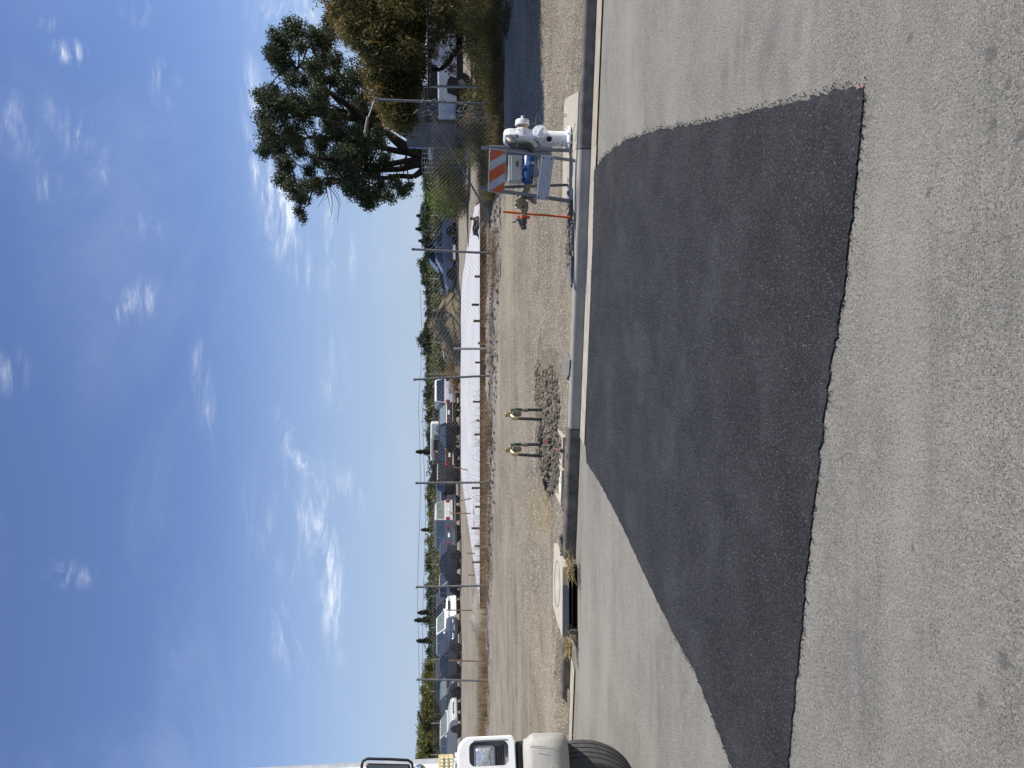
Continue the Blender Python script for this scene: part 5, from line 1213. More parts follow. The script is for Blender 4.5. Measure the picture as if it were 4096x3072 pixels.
# dark shed, corrugated fence, signs, white board
DS = 29
def s8(x, y, Y=DS): return P(950 + x / 1.7467, y / 1.7467, Y=Y)
shed = thing('storage_shed', 'dark weathered metal shed with ribbed lower wall behind the lamp post', 'shed', (P(1900, 420, Y=DS).x, DS, .45))
grey_d = mat('stained_grey_wall', (.10, .105, .11), (.06, .062, .066), scale=1.6, rough=.8, spots=[((.20, .195, .19), 1.2, .56, .68, .5)])
cor = mat('dark_corrugated', (.075, .072, .068), (.05, .048, .046), scale=3, rough=.6, spec=.3)
a = P(1614, 344, Y=DS); b = P(1700, 492, Y=DS); g_ = P(1960, 492, Y=DS)
MB().box(((a.x + b.x) / 2, DS + 1.5, (a.z + .3) / 2), (abs(a.x - b.x), 3, a.z - .3)).build('walls', grey_d, shed, bevel=.02)
mb = MB(); n = 30
for k in range(n): x = b.x + (a.x - b.x) * (k + .5) / n; mb.box((x, DS - .02, (b.z + .4) / 2), (abs(a.x - b.x) / n * .55, .03, b.z - .4))
mb.build('ribbed_panel', cor, shed)
cf = thing('corrugated_fence', 'dark corrugated panel fence with pale posts receding towards the big tree', 'fence', (12.5, 38, .5))
fa = P(1719, 500, Y=33.5); fb_ = P(1739, 790, Y=56); fa.z = 0; fb_.z = 0
npan = 7
for k in range(npan):
    p0 = fa.lerp(fb_, k / npan); p1 = fa.lerp(fb_, (k + 1) / npan); zt3 = 2.35 + .1 * k / npan
    mb = MB(); m_ = 26
    for j in range(m_ + 1):
        q = p0.lerp(p1, j / m_); off = Vector((-.83, -.3, 0)) * (.03 if j % 2 else -.03); mb.v += [q + off + U3 * .3, q + off + U3 * zt3]
    for j in range(m_): mb.f.append((2 * j, 2 * j + 1, 2 * j + 3, 2 * j + 2)); mb.m.append(0)
    mb.build('panel', cor, cf)
    MB().box(p0 + U3 * 1.35 + Vector((-.06, -.05, 0)), (.09, .09, 2.2)).build('post', galv_dark, cf)
sg_b = mat('sign_blue', (.03, .12, .42), (.04, .14, .46), scale=6, rough=.4)
sg_w = mat('sign_white', (.55, .66, .80), (.50, .60, .75), scale=4, rough=.4)
def sign(yc, w1, v0, v1, w2, v2, Y, lab, bl):
    t = thing('blue_sign', lab, 'sign', (P(v2, yc, Y=Y).x, Y, 1.2))
    a = P(v0, yc - w1 / 2, Y=Y); b = P(v1, yc + w1 / 2, Y=Y); c = P(v1, yc - w2 / 2, Y=Y); d = P(v2, yc + w2 / 2, Y=Y)
    def pl(p, q, dy, m, nm, ins=0.0):
        return MB().box(((p.x + q.x) / 2, Y + dy, (p.z + q.z) / 2), (abs(p.x - q.x) - ins, .02, abs(p.z - q.z) - ins)).build(nm, m, t)
    pl(a, b, 0, sg_w, 'upper_plate'); pl(c, d, 0, sg_w, 'lower_plate')
    pl(c, d, -.012, sg_b if bl else sg_w, 'panel_face', .02)
    mb = MB(); n = 9
    for k in range(n):
        z_ = a.z + (b.z - a.z) * (k + .7) / (n + .4); mb.box(((a.x + b.x) / 2 + rnd(-.006, .006), Y - .014, z_), (abs(a.x - b.x) * rnd(.35, .7), .01, .028))
    mb.build('glyph_marks', sg_b, t)
    mb = MB(); n = 12
    for k in range(n):
        z_ = c.z + (d.z - c.z) * (k + .7) / (n + .4); mb.box(((c.x + d.x) / 2 + rnd(-.01, .01), Y - .027, z_), (abs(c.x - d.x) * rnd(.45, .75), .008, .018))
    mb.build('text_lines', sg_w if bl else sg_b, t)
    MB().tube([(d.x * .5 + c.x * .5, Y + .03, d.z - .9), (d.x * .5 + c.x * .5, Y + .03, a.z)], .02, 8).build('sign_post', galv, t)
sign(535.5, 7, 1604, 1652, 15, 1700, 31.2, 'tall narrow blue sign with white lines, the right one above the corrugated fence', True)
sign(588.5, 9, 1635, 1667, 13, 1709, 32.5, 'paler narrow blue and white sign, the left one above the corrugated fence', False)
mb = MB(); mb.prism([P(1712, 522, Y=32), P(1719, 522, Y=32), P(1726, 637, Y=34), P(1714, 637, Y=34)], (0, .1, 0)); mb.build('white_board', mat('board_white', (.6, .62, .66), rough=.6), None, origin=P(1720, 580, Y=33), label='long pale board lying along the top of the corrugated fence', cat='board')
mb = MB()
for k in range(5): mb.tube([P(1690 + 10 * k - 3 * math.sin(j), 500 + 19 * j, Y=31 + .3 * j) for j in range(11)], .012, 4, caps=False)
for j in range(1, 11): mb.tube([P(1690, 500 + 19 * j, Y=31 + .3 * j), P(1735, 500 + 19 * j, Y=31 + .3 * j)], .012, 4, caps=False)
mb.build('wire_grid', galv, None, origin=P(1735, 600, Y=33), label='sagging wire grid strung behind the two narrow signs', cat='wire grid')
# far fence posts and overhead wires
ff = thing('far_fence', 'thin far fence of slim white posts beyond the parked cars', 'fence', (0, 63, .5))
for k in range(19):
    q = P(1722 + rnd(-3, 4), 3020 - 127 * k, Y=63); MB().tube([(q.x, 63, .45), q], .03, 6).build('post', galv, ff)
for v0 in (1733, 1765): MB().tube([P(v0, 3050, Y=63.05), P(v0, 700, Y=63.05)], .012, 4).build('wire', galv_dark, ff)
for k, (vv, nm) in enumerate(((1676, 'upper overhead wire sagging above the far trees'), (1696, 'lower overhead wire sagging above the far trees'))):
    cu = [P(vv + 6 * math.sin(j * 1.1 + k) + (14 if 9 < j < 12 else 0) - (4 if j < 3 else 0), 3072 - 160 * j, Y=45 + 1.0 * j) for j in range(13)]
    mb = MB(); mb.tube(cu, .012, 5, caps=False); mb.build('overhead_wire', black_pl, None, origin=cu[0], label=nm, cat='wire')
mb = MB(); mb.bar(P(1671, 2845, Y=60), P(1693, 2898, Y=60), .10, .2); hq = mb.build('lamp_head', black_pl, None, origin=P(1690, 2898, Y=60), label='dark flat lamp tilted above the olive trees at the left', cat='lamp')
# ------------------------------------------------------------------ vegetation
def leaf_quad(mb, c, d, n, l_, w_, m=0):
    s_ = d.cross(n); s_ = s_.normalized() * w_ * .5 if s_.length > 1e-5 else Vector((w_ * .5, 0, 0)); e = d * l_ * .5
    b = len(mb.v); mb.v += [c - e, c + s_, c + e, c - s_]; mb.f.append((b, b + 1, b + 2, b + 3)); mb.m.append(m)
def rv(): 
    while True:
        v = Vector((rnd(-1, 1), rnd(-1, 1), rnd(-1, 1)))
        if .02 < v.length < 1: return v
def clump(mb, c, r, n, size, droop=.3, asp=.35, shell=.4, sub=6, m=0, sq=(1, 1, 1)):
    "leaves gathered into tufts spread through an ellipsoid"
    nt_ = max(1, n // sub)
    for k in range(nt_):
        v = rv().normalized() * (rnd(shell, 1) ** .8); q = c + Vector((v.x * sq[0], v.y * sq[1], v.z * sq[2])) * r
        tr_ = rnd(.08, .22) * r + size
        for j in range(sub):
            p = q + rv() * tr_; d = (rv().normalized() + Vector((0, 0, -droop)) + v * .4).normalized()
            leaf_quad(mb, p, d, rv().normalized(), size * rnd(.6, 1.35), size * asp * rnd(.7, 1.3), m)
def limb(mb, a, b, r0, r1, wob=.06, n=7, seg=6):
    ln = (b - a).length; pts = []; rd = []; o = [rv() * wob * ln for _ in range(3)]
    for k in range(n + 1):
        t = k / n; q = a.lerp(b, t) + (o[0] * math.sin(t * PI) + o[1] * math.sin(2 * t * PI) * .5 + o[2] * math.sin(3 * PI * t) * .3); pts.append(q); rd.append(r0 + (r1 - r0) * t)
    pts[0] = a; pts[-1] = b
    mb.tube(pts, r0, seg, caps=False, radii=rd); return pts
bark = mat('bark', (.032, .026, .022), (.018, .015, .012), scale=5, rough=.95, bump=.8, bscale=12, spec=.1)
euc = leafmat('eucalyptus_leaf', (.030, .044, .020), (.066, .080, .034), .28, .35)
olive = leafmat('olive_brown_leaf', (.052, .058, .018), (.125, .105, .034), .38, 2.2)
golden = leafmat('golden_tip_glint', (.24, .15, .035), (.32, .22, .06), .35, 1.0)  # golden tips whose colour also paints sun glints and the lit rim
conif = leafmat('conifer_leaf', (.024, .036, .021), (.048, .062, .031), .22, .25)
oliv2 = leafmat('far_olive_leaf', (.085, .098, .028), (.19, .19, .06), .35, .35)
# big tree
TY = 52.0
def r8(x, y, Y=TY): return P(950 + x / 1.7467, y / 1.7467, Y=Y)
trunkb = r8(1330, 1090); trunkb.z = .5
big = thing('large_tree', 'very large dark feathery tree with many leaning trunks towering behind the corrugated fence', 'tree', trunkb)
CLUMPS = [(300, 290, 95), (235, 380, 60), (400, 215, 85), (320, 470, 85), (290, 400, 70), (440, 330, 50), (200, 690, 70), (150, 660, 45), (250, 640, 60), (185, 830, 70), (300, 745, 90), (400, 700, 70), (450, 800, 80),
 (220, 930, 75), (190, 1050, 55), (290, 1040, 85), (380, 930, 90), (430, 1050, 70), (330, 1150, 70), (310, 1250, 65), (390, 1320, 70), (450, 1390, 60), (430, 1480, 45), (455, 1535, 24),
 (570, 1000, 70), (660, 1140, 100), (730, 960, 110), (640, 880, 70), (790, 1190, 100), (850, 1320, 95), (910, 1410, 55), (760, 1290, 70), (960, 1370, 60), (1060, 1370, 45), (1150, 1330, 50), (1200, 1300, 35), (1000, 1290, 60), (1100, 1270, 50),
 (540, 260, 80), (620, 300, 75), (640, 160, 50), (600, 420, 70), (570, 540, 60), (690, 430, 60), (650, 230, 60), (560, 660, 75), (500, 740, 70),
 (560, 1110, 60), (500, 1190, 55), (560, 1300, 60), (480, 1290, 45), (640, 1260, 45), (880, 1080, 100), (890, 880, 90), (820, 780, 80), (960, 790, 60), (700, 800, 70), (980, 980, 70), (1030, 1130, 60), (840, 960, 80),
 (660, 560, 60), (740, 640, 60), (1000, 870, 45), (1060, 760, 40), (880, 700, 55), (950, 1200, 70), (520, 460, 55), (460, 560, 60), (380, 560, 50), (780, 1080, 90), (590, 760, 70)]
lb = MB(); tb = MB()
nodes_ = [(1180, 1090), (1000, 1020), (860, 900), (760, 780), (640, 640), (560, 560), (560, 1010), (480, 930), (700, 1200), (560, 1240), (800, 1260), (900, 1180), (420, 480), (340, 1080), (330, 860), (860, 720)]
npos = [r8(x, y, TY + rnd(-2.5, 2.5)) for x, y in nodes_]
for k, (st, en, r0, r1) in enumerate([((1340, 1080), (1180, 1050), .6, .42), ((1320, 1090), (860, 830), .42, .28), ((860, 830), (600, 620), .28, .18), ((600, 620), (430, 450), .22, .12), ((600, 620), (520, 300), .18, .08),
        ((1320, 1120), (900, 1150), .30, .2), ((900, 1150), (560, 1100), .26, .14), ((1300, 1180), (1230, 1235), .32, .24), ((1230, 1235), (1000, 1240), .24, .16), ((1000, 1240), (620, 1240), .16, .08), ((1310, 1150), (1000, 1190), .36, .2),
        ((1000, 1190), (700, 1280), .2, .1), ((860, 830), (520, 800), .26, .14), ((520, 800), (300, 850), .14, .07), ((1180, 1050), (940, 860), .32, .22), ((940, 860), (860, 700), .28, .14), ((1320, 1100), (920, 1000), .34, .22), ((920, 1000), (500, 960), .24, .12), ((500, 960), (270, 1050), .12, .06),
        ((1340, 1040), (1080, 880), .3, .2), ((1080, 880), (900, 640), .2, .1), ((620, 1240), (440, 1380), .08, .04), ((860, 700), (640, 440), .16, .08)]):
    yo = rnd(-1.5, 1.5) if k > 2 else 0
    limb(tb, r8(*st, TY), r8(*en, TY), r0 * .8, r1 * .8, .05, 8, 8)
for (x, y, r) in CLUMPS:
    c = r8(x, y, TY + rnd(-4.5, 4.5)); rr = r / 1.7467 / 2958 * TY * 1.05
    nd_ = min(npos, key=lambda q: (q - c).length)
    limb(tb, nd_, c, .07, .02, .10, 6, 5)
    for _ in range(3): limb(tb, c, c + rv() * rr * .9, .02, .006, .12, 4, 4)
    nl = int(1080 * (r / 70) ** 2)
    clump(lb, c, rr * .95, nl, .225, .5, .34, .15, 9, sq=(1, 1.3, 1))
    for _ in range(3):
        c2 = c + rv() * rr * 1.05; clump(lb, c2, rr * .38, nl // 9, .19, .5, .34, .2, 9)
# bare twigs at lower left, dark hanging ball at right
for (x, y) in ((610, 1400), (660, 1500), (700, 1560), (560, 1450), (640, 1540), (720, 1440), (230, 1270), (290, 1200), (1160, 860)):
    limb(tb, r8(620, 1240) if x > 500 else r8(330, 1230), r8(x, y), .035, .008, .12, 7, 4)
clump(lb, r8(815, 560, TY - 2), 1.35, 2600, .2, .5, .5, .1, 9)
tb.build('trunk', bark, big, smooth=True); lb.build('crown', euc, big)

# brown-leaved tree at the right, near
NY = 19.5
def r7(x, y, Y=NY): return P(1300 + x / 2.011, y / 2.011, Y=Y)
nb = Vector((P(1950, -120, Y=NY).x, NY, .5))
brn = thing('broadleaf_tree', 'dense brown and olive leaved tree overhanging the fence at the right edge', 'tree', nb)
lb = MB(); tb = MB()
def ttop(y):   # left (upper) boundary of its crown in the enlarged detail
    pts = [(-1800, 200), (-1400, -900), (-900, -900), (-500, -500), (-200, -120), (0, 10), (100, 60), (200, 90), (320, 200), (420, 300), (560, 350), (700, 390), (800, 440), (900, 520), (1000, 620), (1050, 700)]
    for i in range(len(pts) - 1):
        if pts[i][0] <= y <= pts[i + 1][0]:
            t = (y - pts[i][0]) / (pts[i + 1][0] - pts[i][0]); return pts[i][1] + t * (pts[i + 1][1] - pts[i][1])
    return 800
def tbot(y): return 1600 if y < -50 else (1560 if y < 75 else (1250 if y < 190 else (790 if y < 620 else (720 if y < 800 else 660 - (y - 800) * .05))))
cnt = 0
hub = [Vector((nb.x, NY, 2.5)), Vector((nb.x - 1.2, NY + .5, 3.4)), Vector((nb.x + 1, NY, 4.5)), Vector((nb.x - 2.2, NY - .3, 3.6)), Vector((nb.x - 3.2, NY + .4, 3.4))]
limb(tb, nb, hub[0], .24, .19, .04); 
for h_ in hub[1:]: limb(tb, hub[0], h_, .13, .07, .1)
random.seed(21)
for k in range(620):
    y = rnd(-1200, 1010) if k % 4 == 0 else rnd(-150, 980); t0, b0 = ttop(y), tbot(y)
    if b0 - t0 < 60: continue
    edge = 42; x = t0 + edge + rnd(0, 1) * max(1, (b0 - t0 - 2 * edge)); Yc = NY + rnd(-1.9, 2.6) * (.6 if y > 500 else 1)
    c = r7(x, y, Yc); rr = rnd(.22, .46) if y > -100 else rnd(.45, .8)
    if c.z < .6: continue
    inv = y > -130; nl = (380 if inv else 200)
    if k % 3 == 0: limb(tb, min(hub, key=lambda q: (q - c).length), c, .03, .008, .12, 6, 4)
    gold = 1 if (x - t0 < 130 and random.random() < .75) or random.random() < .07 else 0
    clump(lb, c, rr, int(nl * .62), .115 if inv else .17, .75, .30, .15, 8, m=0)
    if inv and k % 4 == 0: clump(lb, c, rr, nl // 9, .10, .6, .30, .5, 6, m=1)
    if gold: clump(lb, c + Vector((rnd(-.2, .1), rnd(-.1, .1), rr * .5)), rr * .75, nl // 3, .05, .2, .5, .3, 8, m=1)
# drooping leafy sprays in front of the pickup, and the dark bough
for (x, y, r_) in ((960, 330, .28), (1000, 250, .25), (1040, 420, .22), (900, 260, .22), (1080, 200, .3), (985, 480, .16), (1020, 560, .16), (880, 100, .4), (1000, 120, .4), (1100, 80, .45), (1200, 60, .3), (840, 420, .2), (870, 330, .2)):
    clump(lb, r7(x, y, NY - .3), r_, int(900 * r_), .085, .9, .3, .2, 7)
bl = MB(); limb(tb, r7(855, 560, NY), r7(930, 560, NY), .05, .05, .03); limb(tb, r7(930, 560, NY), r7(1070, 400, NY), .055, .075, .05); limb(tb, r7(1070, 400, NY), r7(1080, -40, NY), .08, .12, .05); limb(tb, r7(1080, -40, NY), nb + U3 * 1.2, .12, .16, .05)
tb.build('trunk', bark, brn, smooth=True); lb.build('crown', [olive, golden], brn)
# a tall neighbour outside the frame's edge whose shade falls over the verge
random.seed(33)
sh_t = thing('broadleaf_tree', 'tall leafy tree just beyond the right edge whose shade darkens the verge', 'tree', (12.6, 13.4, .5))
lb = MB(); tb = MB(); limb(tb, Vector((12.6, 13.4, .4)), Vector((12.4, 13.6, 4.5)), .25, .16, .04)
kx = 0
while kx < 430:
    sy = rnd(10.9, 16.2); sx = rnd(3.2, 8.6)
    if sx < 3.55 + (sy - 10.9) * .26: continue
    h_ = rnd(4.2, 9.5); c = Vector((sx + h_ * SUN.x / SUN.z, sy + h_ * SUN.y / SUN.z, h_ + .3))
    if c.x / c.y < .62: 
        continue
    kx += 1
    clump(lb, c, .5, 150, .19, .5, .45, .1, 7)
    if kx % 6 == 0: limb(tb, Vector((12.4, 13.6, 4.2)), c, .05, .01, .1, 5, 4)
tb.build('trunk', bark, sh_t, smooth=True); lb.build('crown', olive, sh_t)

# blades: weeds and grass
def blades(mb, c, n, r, h, m=0, lean=.5, wd=.006):
    for k in range(n):
        a = rnd(0, 2 * PI); q = Vector((c.x + rnd(-1, 1) * r[0], c.y + rnd(-1, 1) * r[1], 0)); q.z = G(q.x, q.y) - .02
        hh = h * rnd(.45, 1.15); ln = Vector((math.cos(a), math.sin(a), 0)) * hh * rnd(.05, lean); w_ = Vector((rnd(-1, 1), rnd(-1, 1), 0)).normalized() * wd
        m1 = q + ln * .35 + U3 * hh * .6; tp = q + ln + U3 * hh
        b = len(mb.v); mb.v += [q - w_, q + w_, m1 + w_ * .8, m1 - w_ * .8, tp]; mb.f += [(b, b + 1, b + 2, b + 3), (b + 3, b + 2, b + 4)]; mb.m += [m, m]
random.seed(5)
mb = MB()
for k in range(260):     # dry weeds in front of and behind the fence
    i = rnd(-6.5, 1.2); dens = 1 if (i < -1.5 or (-.25 > i > -1.7) or i > .7) else .12
    if random.random() > dens: continue
    q = fpt(i, 0, rnd(-.45, 2.6 if i < -2 else 1.2)); blades(mb, q, 60, (.32, .22), .22 if i > -2.2 else .34, 0, .9, .004)
mb.build('dry_grass', dry_m, label='brown dry grass and weeds along the foot of the chain-link fence', cat='dry grass', kind='stuff')
mb = MB()
for y_ in range(1520, 2300, 9):    # sparse tall stalks in front of the slab
    q = P(1950, y_ + rnd(-8, 8), Y=fence_y(0) + rnd(.3, 2.4)); blades(mb, q, 7, (.12, .1), rnd(.3, .7), 0, 1.2, .004)
mb.build('weed_stalks', dry_m, label='thin bent weed stalks standing before the white slab', cat='weeds', kind='stuff')
mb = MB()
for k in range(70):
    q = P(2130 + rnd(-25, 60), rnd(1930, 2150), z=.22); blades(mb, q, 30, (.12, .12), .05, 0, 2.2, .0035)
for k in range(60):
    q = P(rnd(2100, 2230), rnd(2400, 3000), z=.18); blades(mb, q, 14, (.2, .2), .04, 0, 2.4, .0035)
for k in range(70):
    q = P(rnd(2150, 2290), rnd(0, 420), z=.2)
    if sd_of(q)[1] < .25: continue
    blades(mb, q, 12, (.25, .2), .05, 0, 2.6, .004)
for k in range(160):
    q = P(rnd(2020, 2170), rnd(-40, 520), z=.3); blades(mb, q, 9, (.3, .3), .06, 0, 2.6, .006)
mb.build('straw_litter', straw_m, label='short pale straw and dry stems littering the dirt verge', cat='straw', kind='stuff')
mb = MB(); random.seed(15)
for k in range(520):
    yv = rnd(-30, 720); t_ = rnd(0, 1); q = P(1995 - 10 * ns(yv, 0, .01, 2), yv, z=.40); q = q + Vector((0, t_ * 3.2 - .3, 0))
    hgt = (.18 + .42 * t_) * (1.0 + .6 * ns(q.x, q.y, .8, 3))
    if 415 < yv < 470: hgt *= .6
    blades(mb, q, 46, (.22, .16), max(.12, hgt), 0 if random.random() < .45 else 1, .8, .005)
mb.build('tall_weeds', [dry_m, grn_weed], label='tall brown and green weeds along the foot of the fence right of the barricade', cat='weeds', kind='stuff')
# twig heap behind the fence at right
mb = MB()
for k in range(420):
    q = P(rnd(1880, 1985), rnd(560, 900), Y=rnd(18.6, 22)); q.z = G(q.x, q.y) + rnd(0, .15); a = rnd(0, 2 * PI); l_ = rnd(.15, .6)
    mb.tube([q, q + Vector((math.cos(a) * l_ * .5, math.sin(a) * l_ * .5, rnd(0, .2))), q + Vector((math.cos(a) * l_, math.sin(a) * l_, rnd(-.05, .3)))], .004, 3, caps=False)
mb.build('dry_twigs', mat('twig', (.20, .155, .11), (.30, .24, .18), scale=4, rough=.9), label='tangle of dry grey twigs on the dirt behind the slanting brace', cat='twigs', kind='stuff')
mb = MB(); q = P(1895, 615, Y=21); mb.prism([P(1876, 590, Y=21), P(1888, 583, Y=21), P(1884, 628, Y=21.3), P(1868, 640, Y=21.4), P(1864, 625, Y=21.3)], (0, .1, .03)); mb.build('scrap_board', mat('scrap', (.30, .21, .15), (.38, .28, .21), scale=4, rough=.8), None, origin=q, label='torn brown cardboard scrap on the twigs behind the fence', cat='cardboard')
def bush(nm, lab, cat, cen, rad, nleaf, size, mats, ncl=14, group=None, droop=.1, seed=1, flat=1.0, stems=True, asp=.3):
    random.seed(seed); base = Vector((cen.x, cen.y, G(cen.x, cen.y) - .05)); t = thing(nm, lab, cat, base, group)
    lb = MB(); tb = MB()
    for k in range(ncl):
        v = rv(); c = cen + Vector((v.x * rad[0], v.y * rad[1], v.z * rad[2] * flat)) * .8; r = min(rad) * rnd(.55, .95)
        clump(lb, c, r, nleaf // ncl, size, droop, asp, .1, 8, m=random.randrange(len(mats)))
        limb(tb, Vector((c.x * .6 + base.x * .4, c.y * .6 + base.y * .4, base.z)), c, .008, .003, .1, 5, 3)
    tb.build('stems', bark, t, smooth=True); lb.build('foliage', mats, t); return t
# bushes by the right fence
bush('wild_bush', 'yellow-green weedy bush at the foot of the corner lamp post', 'bush', P(1925, 520, Y=18.2), (.75, .5, .45), 8200, .07, [grn_weed, dry_m], 16, seed=3, droop=-.6, asp=.14)
bush('wild_bush', 'olive bush hugging the dark fence right of the lamp post', 'bush', P(1975, 230, Y=16.9), (1.7, .7, .5), 17000, .06, [grn_weed, grn_weed, dry_m], 30, seed=4, droop=-.3, asp=.18)
bush('wild_bush', 'upright yellow-green bush against the brown tree at the far right', 'bush', P(1975, 60, Y=16.6), (1.1, .6, .85), 14000, .06, [grn_weed], 24, seed=6, droop=-.4, asp=.2)
bush('wild_bush', 'dark shaded shrub and dead leaves spilling onto the verge at the far right', 'shrub', P(2075, 15, Y=14.8), (.95, .7, .42), 9000, .06, [mat('dead_leaf', (.05, .035, .02), (.09, .06, .03), scale=3, rough=.9), olive], 22, seed=8, droop=.6)
bush('green_shrub', 'bright green shrub left of the corrugated fence, behind the brace', 'shrub', P(1780, 785, Y=33), (.9, .7, .75), 5200, .10, [leafmat('bright_leaf', (.10, .15, .02), (.19, .24, .05), .4, 1.5)], 14, seed=9, asp=.5)
bush('wild_bush', 'dull green thicket between the bright shrub and the brace', 'bush', P(1830, 730, Y=32), (2.2, 1.2, .9), 9000, .10, [grn_weed, oliv2], 22, seed=10, asp=.3)
bush('wild_bush', 'pale dry bush under the bright green shrub', 'bush', P(1840, 805, Y=34), (.9, .8, .55), 3500, .09, [dry_m, grn_weed], 12, seed=11)
bush('wild_bush', 'dark bush before the corrugated fence, right of the twigs', 'bush', P(1900, 590, Y=23), (.9, .6, .4), 4200, .06, [grn_weed, oliv2], 12, seed=12)
bush('dry_bush', 'orange-brown dry weeds between the dirt heap and the white van', 'bush', P(1815, 1500, Y=54), (1.9, 1.2, .55), 4200, .14, [leafmat('rusty_weed', (.20, .11, .04), (.28, .18, .08), .3, 1)], 14, seed=13)
bush('dry_bush', 'rusty dry bushes right beside the white passenger van', 'bush', P(1795, 1545, Y=60), (1.2, 1.0, .8), 3000, .16, [MATS['rusty_weed'], dry_m], 10, seed=14)
bush('wild_bush', 'dark leafy thicket hiding the underside of the white pickup', 'bush', P(1880, 60, Y=20.5), (1.3, .7, .8), 9000, .08, [olive, grn_weed], 20, seed=21)
bush('wild_bush', 'low olive scrub in front of the wheel of the white pickup', 'bush', P(1915, 260, Y=21.5), (1.5, .6, .35), 7000, .07, [grn_weed, olive], 18, seed=22)
bush('wild_bush', 'low dark scrub left of the white pickup at the foot of the shed', 'bush', P(1915, 430, Y=23.0), (1.2, .6, .40), 6000, .07, [grn_weed, dry_m], 16, seed=23)
# ---------------- far trees
random.seed(11)
def proto(kind, seed):
    random.seed(seed); t = thing(kind, 'x', 'tree', (0, 0, 0)); lb = MB(); tb = MB()
    if kind == 'conifer':
        tb.tube([(0, 0, 0), (0, 0, 8)], .2, 6, radii=[.22, .05])
        for k in range(34):
            z = .8 + 7.3 * k / 34; rr = ((8.3 - z) * .25 + .10) * rnd(.75, 1.25)
            for j in range(9):
                a = rnd(0, 2 * PI); rj = rr * rnd(.5, 1.2); tip = Vector((math.cos(a) * rj, math.sin(a) * rj, z - rnd(0, .35))); tb.tube([(0, 0, z + .15), tip], .02, 3, caps=False)
                for q in range(8): u = rnd(.2, 1.05); clump(lb, Vector((tip.x * u, tip.y * u, z + .15 - .35 * u)), .12, 6, .24, .4, .35, 0, 6)
    else:
        tb.tube([(0, 0, 0), (.1, 0, 2), (0, .1, 4.5)], .25, 6, radii=[.3, .22, .1])
        for k in range(30):
            v = rv().normalized() * rnd(.3, 1) ** .6; c = Vector((v.x * 2.4, v.y * 2.0, 3.9 + v.z * 2.6)); r = rnd(.6, 1.15); clump(lb, c, r, 260, .34, .2, .5, .1, 8); tb.tube([(0, 0, 2.2), c * .6 + Vector((0, 0, 1.2)), c], .05, 4, caps=False, radii=[.1, .06, .03])
    o1 = tb.build('trunk', bark, t, world=False); o2 = lb.build('crown', conif if kind != 'olive_tree' else oliv2, t, world=False)
    return t
pr = {'conifer': [proto('conifer', 1), proto('conifer', 2)], 'evergreen_tree': [proto('evergreen_tree', 3), proto('evergreen_tree', 4), proto('evergreen_tree', 5)], 'olive_tree': [proto('olive_tree', 6), proto('olive_tree', 7)]}
TOPZ = {}
for kk in pr.values():
    for t in kk:
        zs = sorted(v.co.z for ch in t.children if ch.name.startswith('crown') for v in ch.data.vertices); TOPZ[t] = zs[int(len(zs) * .995)]
used = set(); random.seed(77)
LB = {'conifer': 'pointed dark conifer rising above the far tree line', 'evergreen_tree': 'taller dark evergreen at the back of the far tree line', 'olive_tree': 'sunlit olive-green tree of the nearer row at the left end'}
GR = {'conifer': 'conifers in the far tree line', 'evergreen_tree': 'rounded evergreens in the far tree line', 'olive_tree': 'olive-green trees at the left'}
FAR = []
def far(kind, y, vtop, Y, wx=1.0, idx=None, label=None):
    lst = pr[kind]; src = lst[(idx if idx is not None else random.randrange(len(lst)))]
    o = src if src not in used else copy_tree(src)
    used.add(src); q = P(1778, y, Y=Y); top = P(vtop, y, Y=Y).z; hgt = TOPZ[src]
    s_ = (top - .3) / hgt; o.location = (q.x, Y, .3); o.scale = (s_ * wx, s_ * wx, s_); o.rotation_euler = (0, 0, rnd(0, 6.28))
    o['label'] = label or LB[kind]; o['group'] = GR[kind]; o['category'] = 'tree'; o['yy'] = y; FAR.append(o)
    if label: del o['group']; FAR.pop()
for y, vt in ((3050, 1664), (2985, 1668), (2925, 1672), (2862, 1676), (2800, 1684), (2742, 1683), (2700, 1692)): far('olive_tree', y + rnd(-8, 8), vt, 84 + rnd(-5, 5), 1.15)
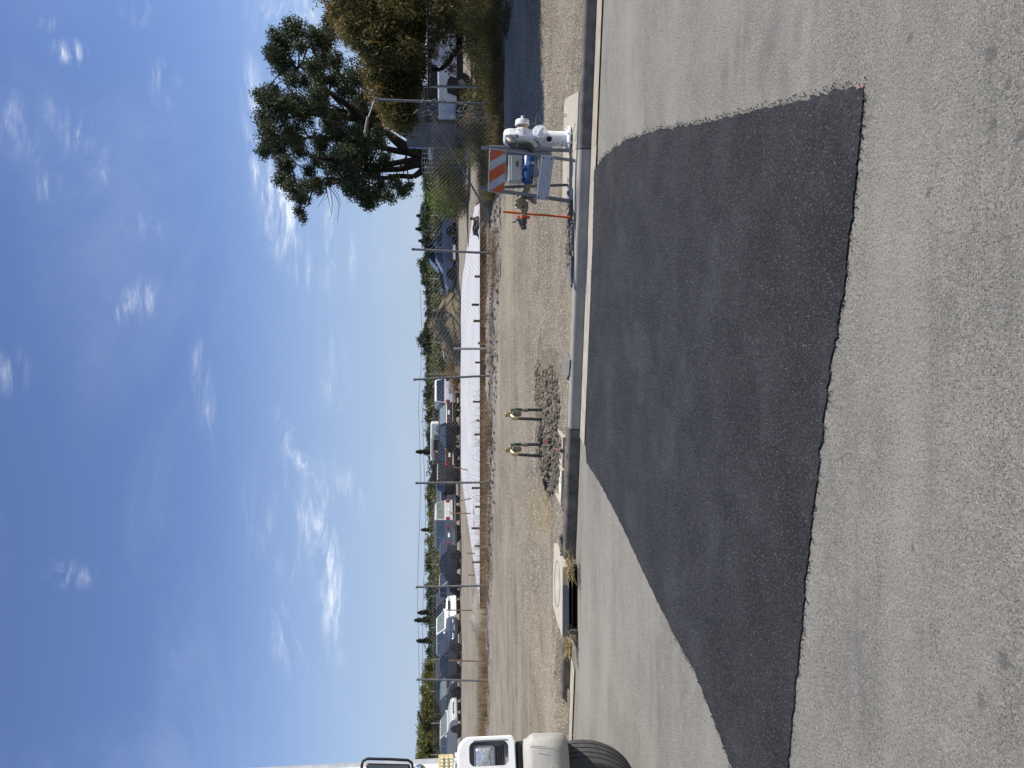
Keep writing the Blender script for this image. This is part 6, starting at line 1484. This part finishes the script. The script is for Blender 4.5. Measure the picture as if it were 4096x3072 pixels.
for y, vt in ((2660, 1704), (2620, 1706), (2540, 1712), (2500, 1716), (2430, 1706), (2385, 1702), (2340, 1702), (2290, 1706), (2255, 1704), (2210, 1706), (2165, 1706), (2085, 1712), (2040, 1708), (1995, 1704), (1955, 1704),
              (1905, 1724), (1870, 1722), (1830, 1716), (1770, 1710), (1735, 1706), (1700, 1712), (1660, 1700), (1615, 1702), (1570, 1696), (1530, 1700), (1485, 1700), (1445, 1704), (1405, 1692), (1370, 1675), (1335, 1690), (1300, 1704), (1262, 1702),
              (1222, 1704), (1180, 1700), (1140, 1690), (1095, 1688), (1060, 1676), (1020, 1700), (985, 1694), (950, 1688), (912, 1678), (880, 1690), (850, 1682), (815, 1692), (780, 1700), (740, 1694), (700, 1690), (660, 1700)):
    far('evergreen_tree', y + rnd(-6, 6), vt + rnd(-3, 3), 118 + rnd(-10, 14), 1.0)
    far('evergreen_tree', y + rnd(-20, 20), vt + 10 + rnd(-6, 8), 98 + rnd(-5, 8), 1.45)
    FAR[-1]['row'] = 1; FAR[-1]['label'] = 'lower rounded evergreen in the front of the far tree line'
for y, vt, lab in ((2560, 1668, 'pointed conifer breaking the far tree line right of the tall lath, shorter twin'), (2478, 1660, None), (2448, 1672, 'tallest dark conifer above the white off-roader'), (2118, 1686, 'pointed conifer above the silver minivan'), (1806, 1666, 'lone spiky conifer above the food truck'), (965, 1676, 'small conifer beside the right fence post'), (918, 1664, 'pointed conifer left of the big tree'), (865, 1668, None)):
    far('conifer', y, vt, 108 + rnd(-4, 6), .95, label=lab)
def ordinal(n):
    u = ['', 'first', 'second', 'third', 'fourth', 'fifth', 'sixth', 'seventh', 'eighth', 'ninth', 'tenth', 'eleventh', 'twelfth', 'thirteenth', 'fourteenth', 'fifteenth', 'sixteenth', 'seventeenth', 'eighteenth', 'nineteenth']
    t = {20: 'twentieth', 30: 'thirtieth', 40: 'fortieth'}; w_ = {2: 'twenty', 3: 'thirty', 4: 'forty'}
    return u[n] if n < 20 else (t[n] if n % 10 == 0 else w_[n // 10] + '-' + u[n % 10])
for gk in set(o['group'] for o in FAR):
    for back in (0, 1):
        ls = sorted([o for o in FAR if o['group'] == gk and (o.get('row', 0) == back)], key=lambda o: -o['yy'])
        for i, o in enumerate(ls): o['label'] = '%s, %s from the left' % (o['label'], ordinal(i + 1))
for o in FAR: del o['yy']
mb = MB(); random.seed(3)
for k in range(2600):
    y = rnd(450, 3150); Y = rnd(88, 104); q = P(1778, y, Y=Y); q.z = rnd(.4, 3.4)
    clump(mb, q, 1.0, 14, .34, .2, .5, .1, 7, m=0 if ns(q.x, q.y, .08, 3) < .05 else 1)
mb.build('undergrowth', [conif, oliv2], label='continuous low scrub under the far tree line beyond the car lot', cat='undergrowth', kind='stuff')
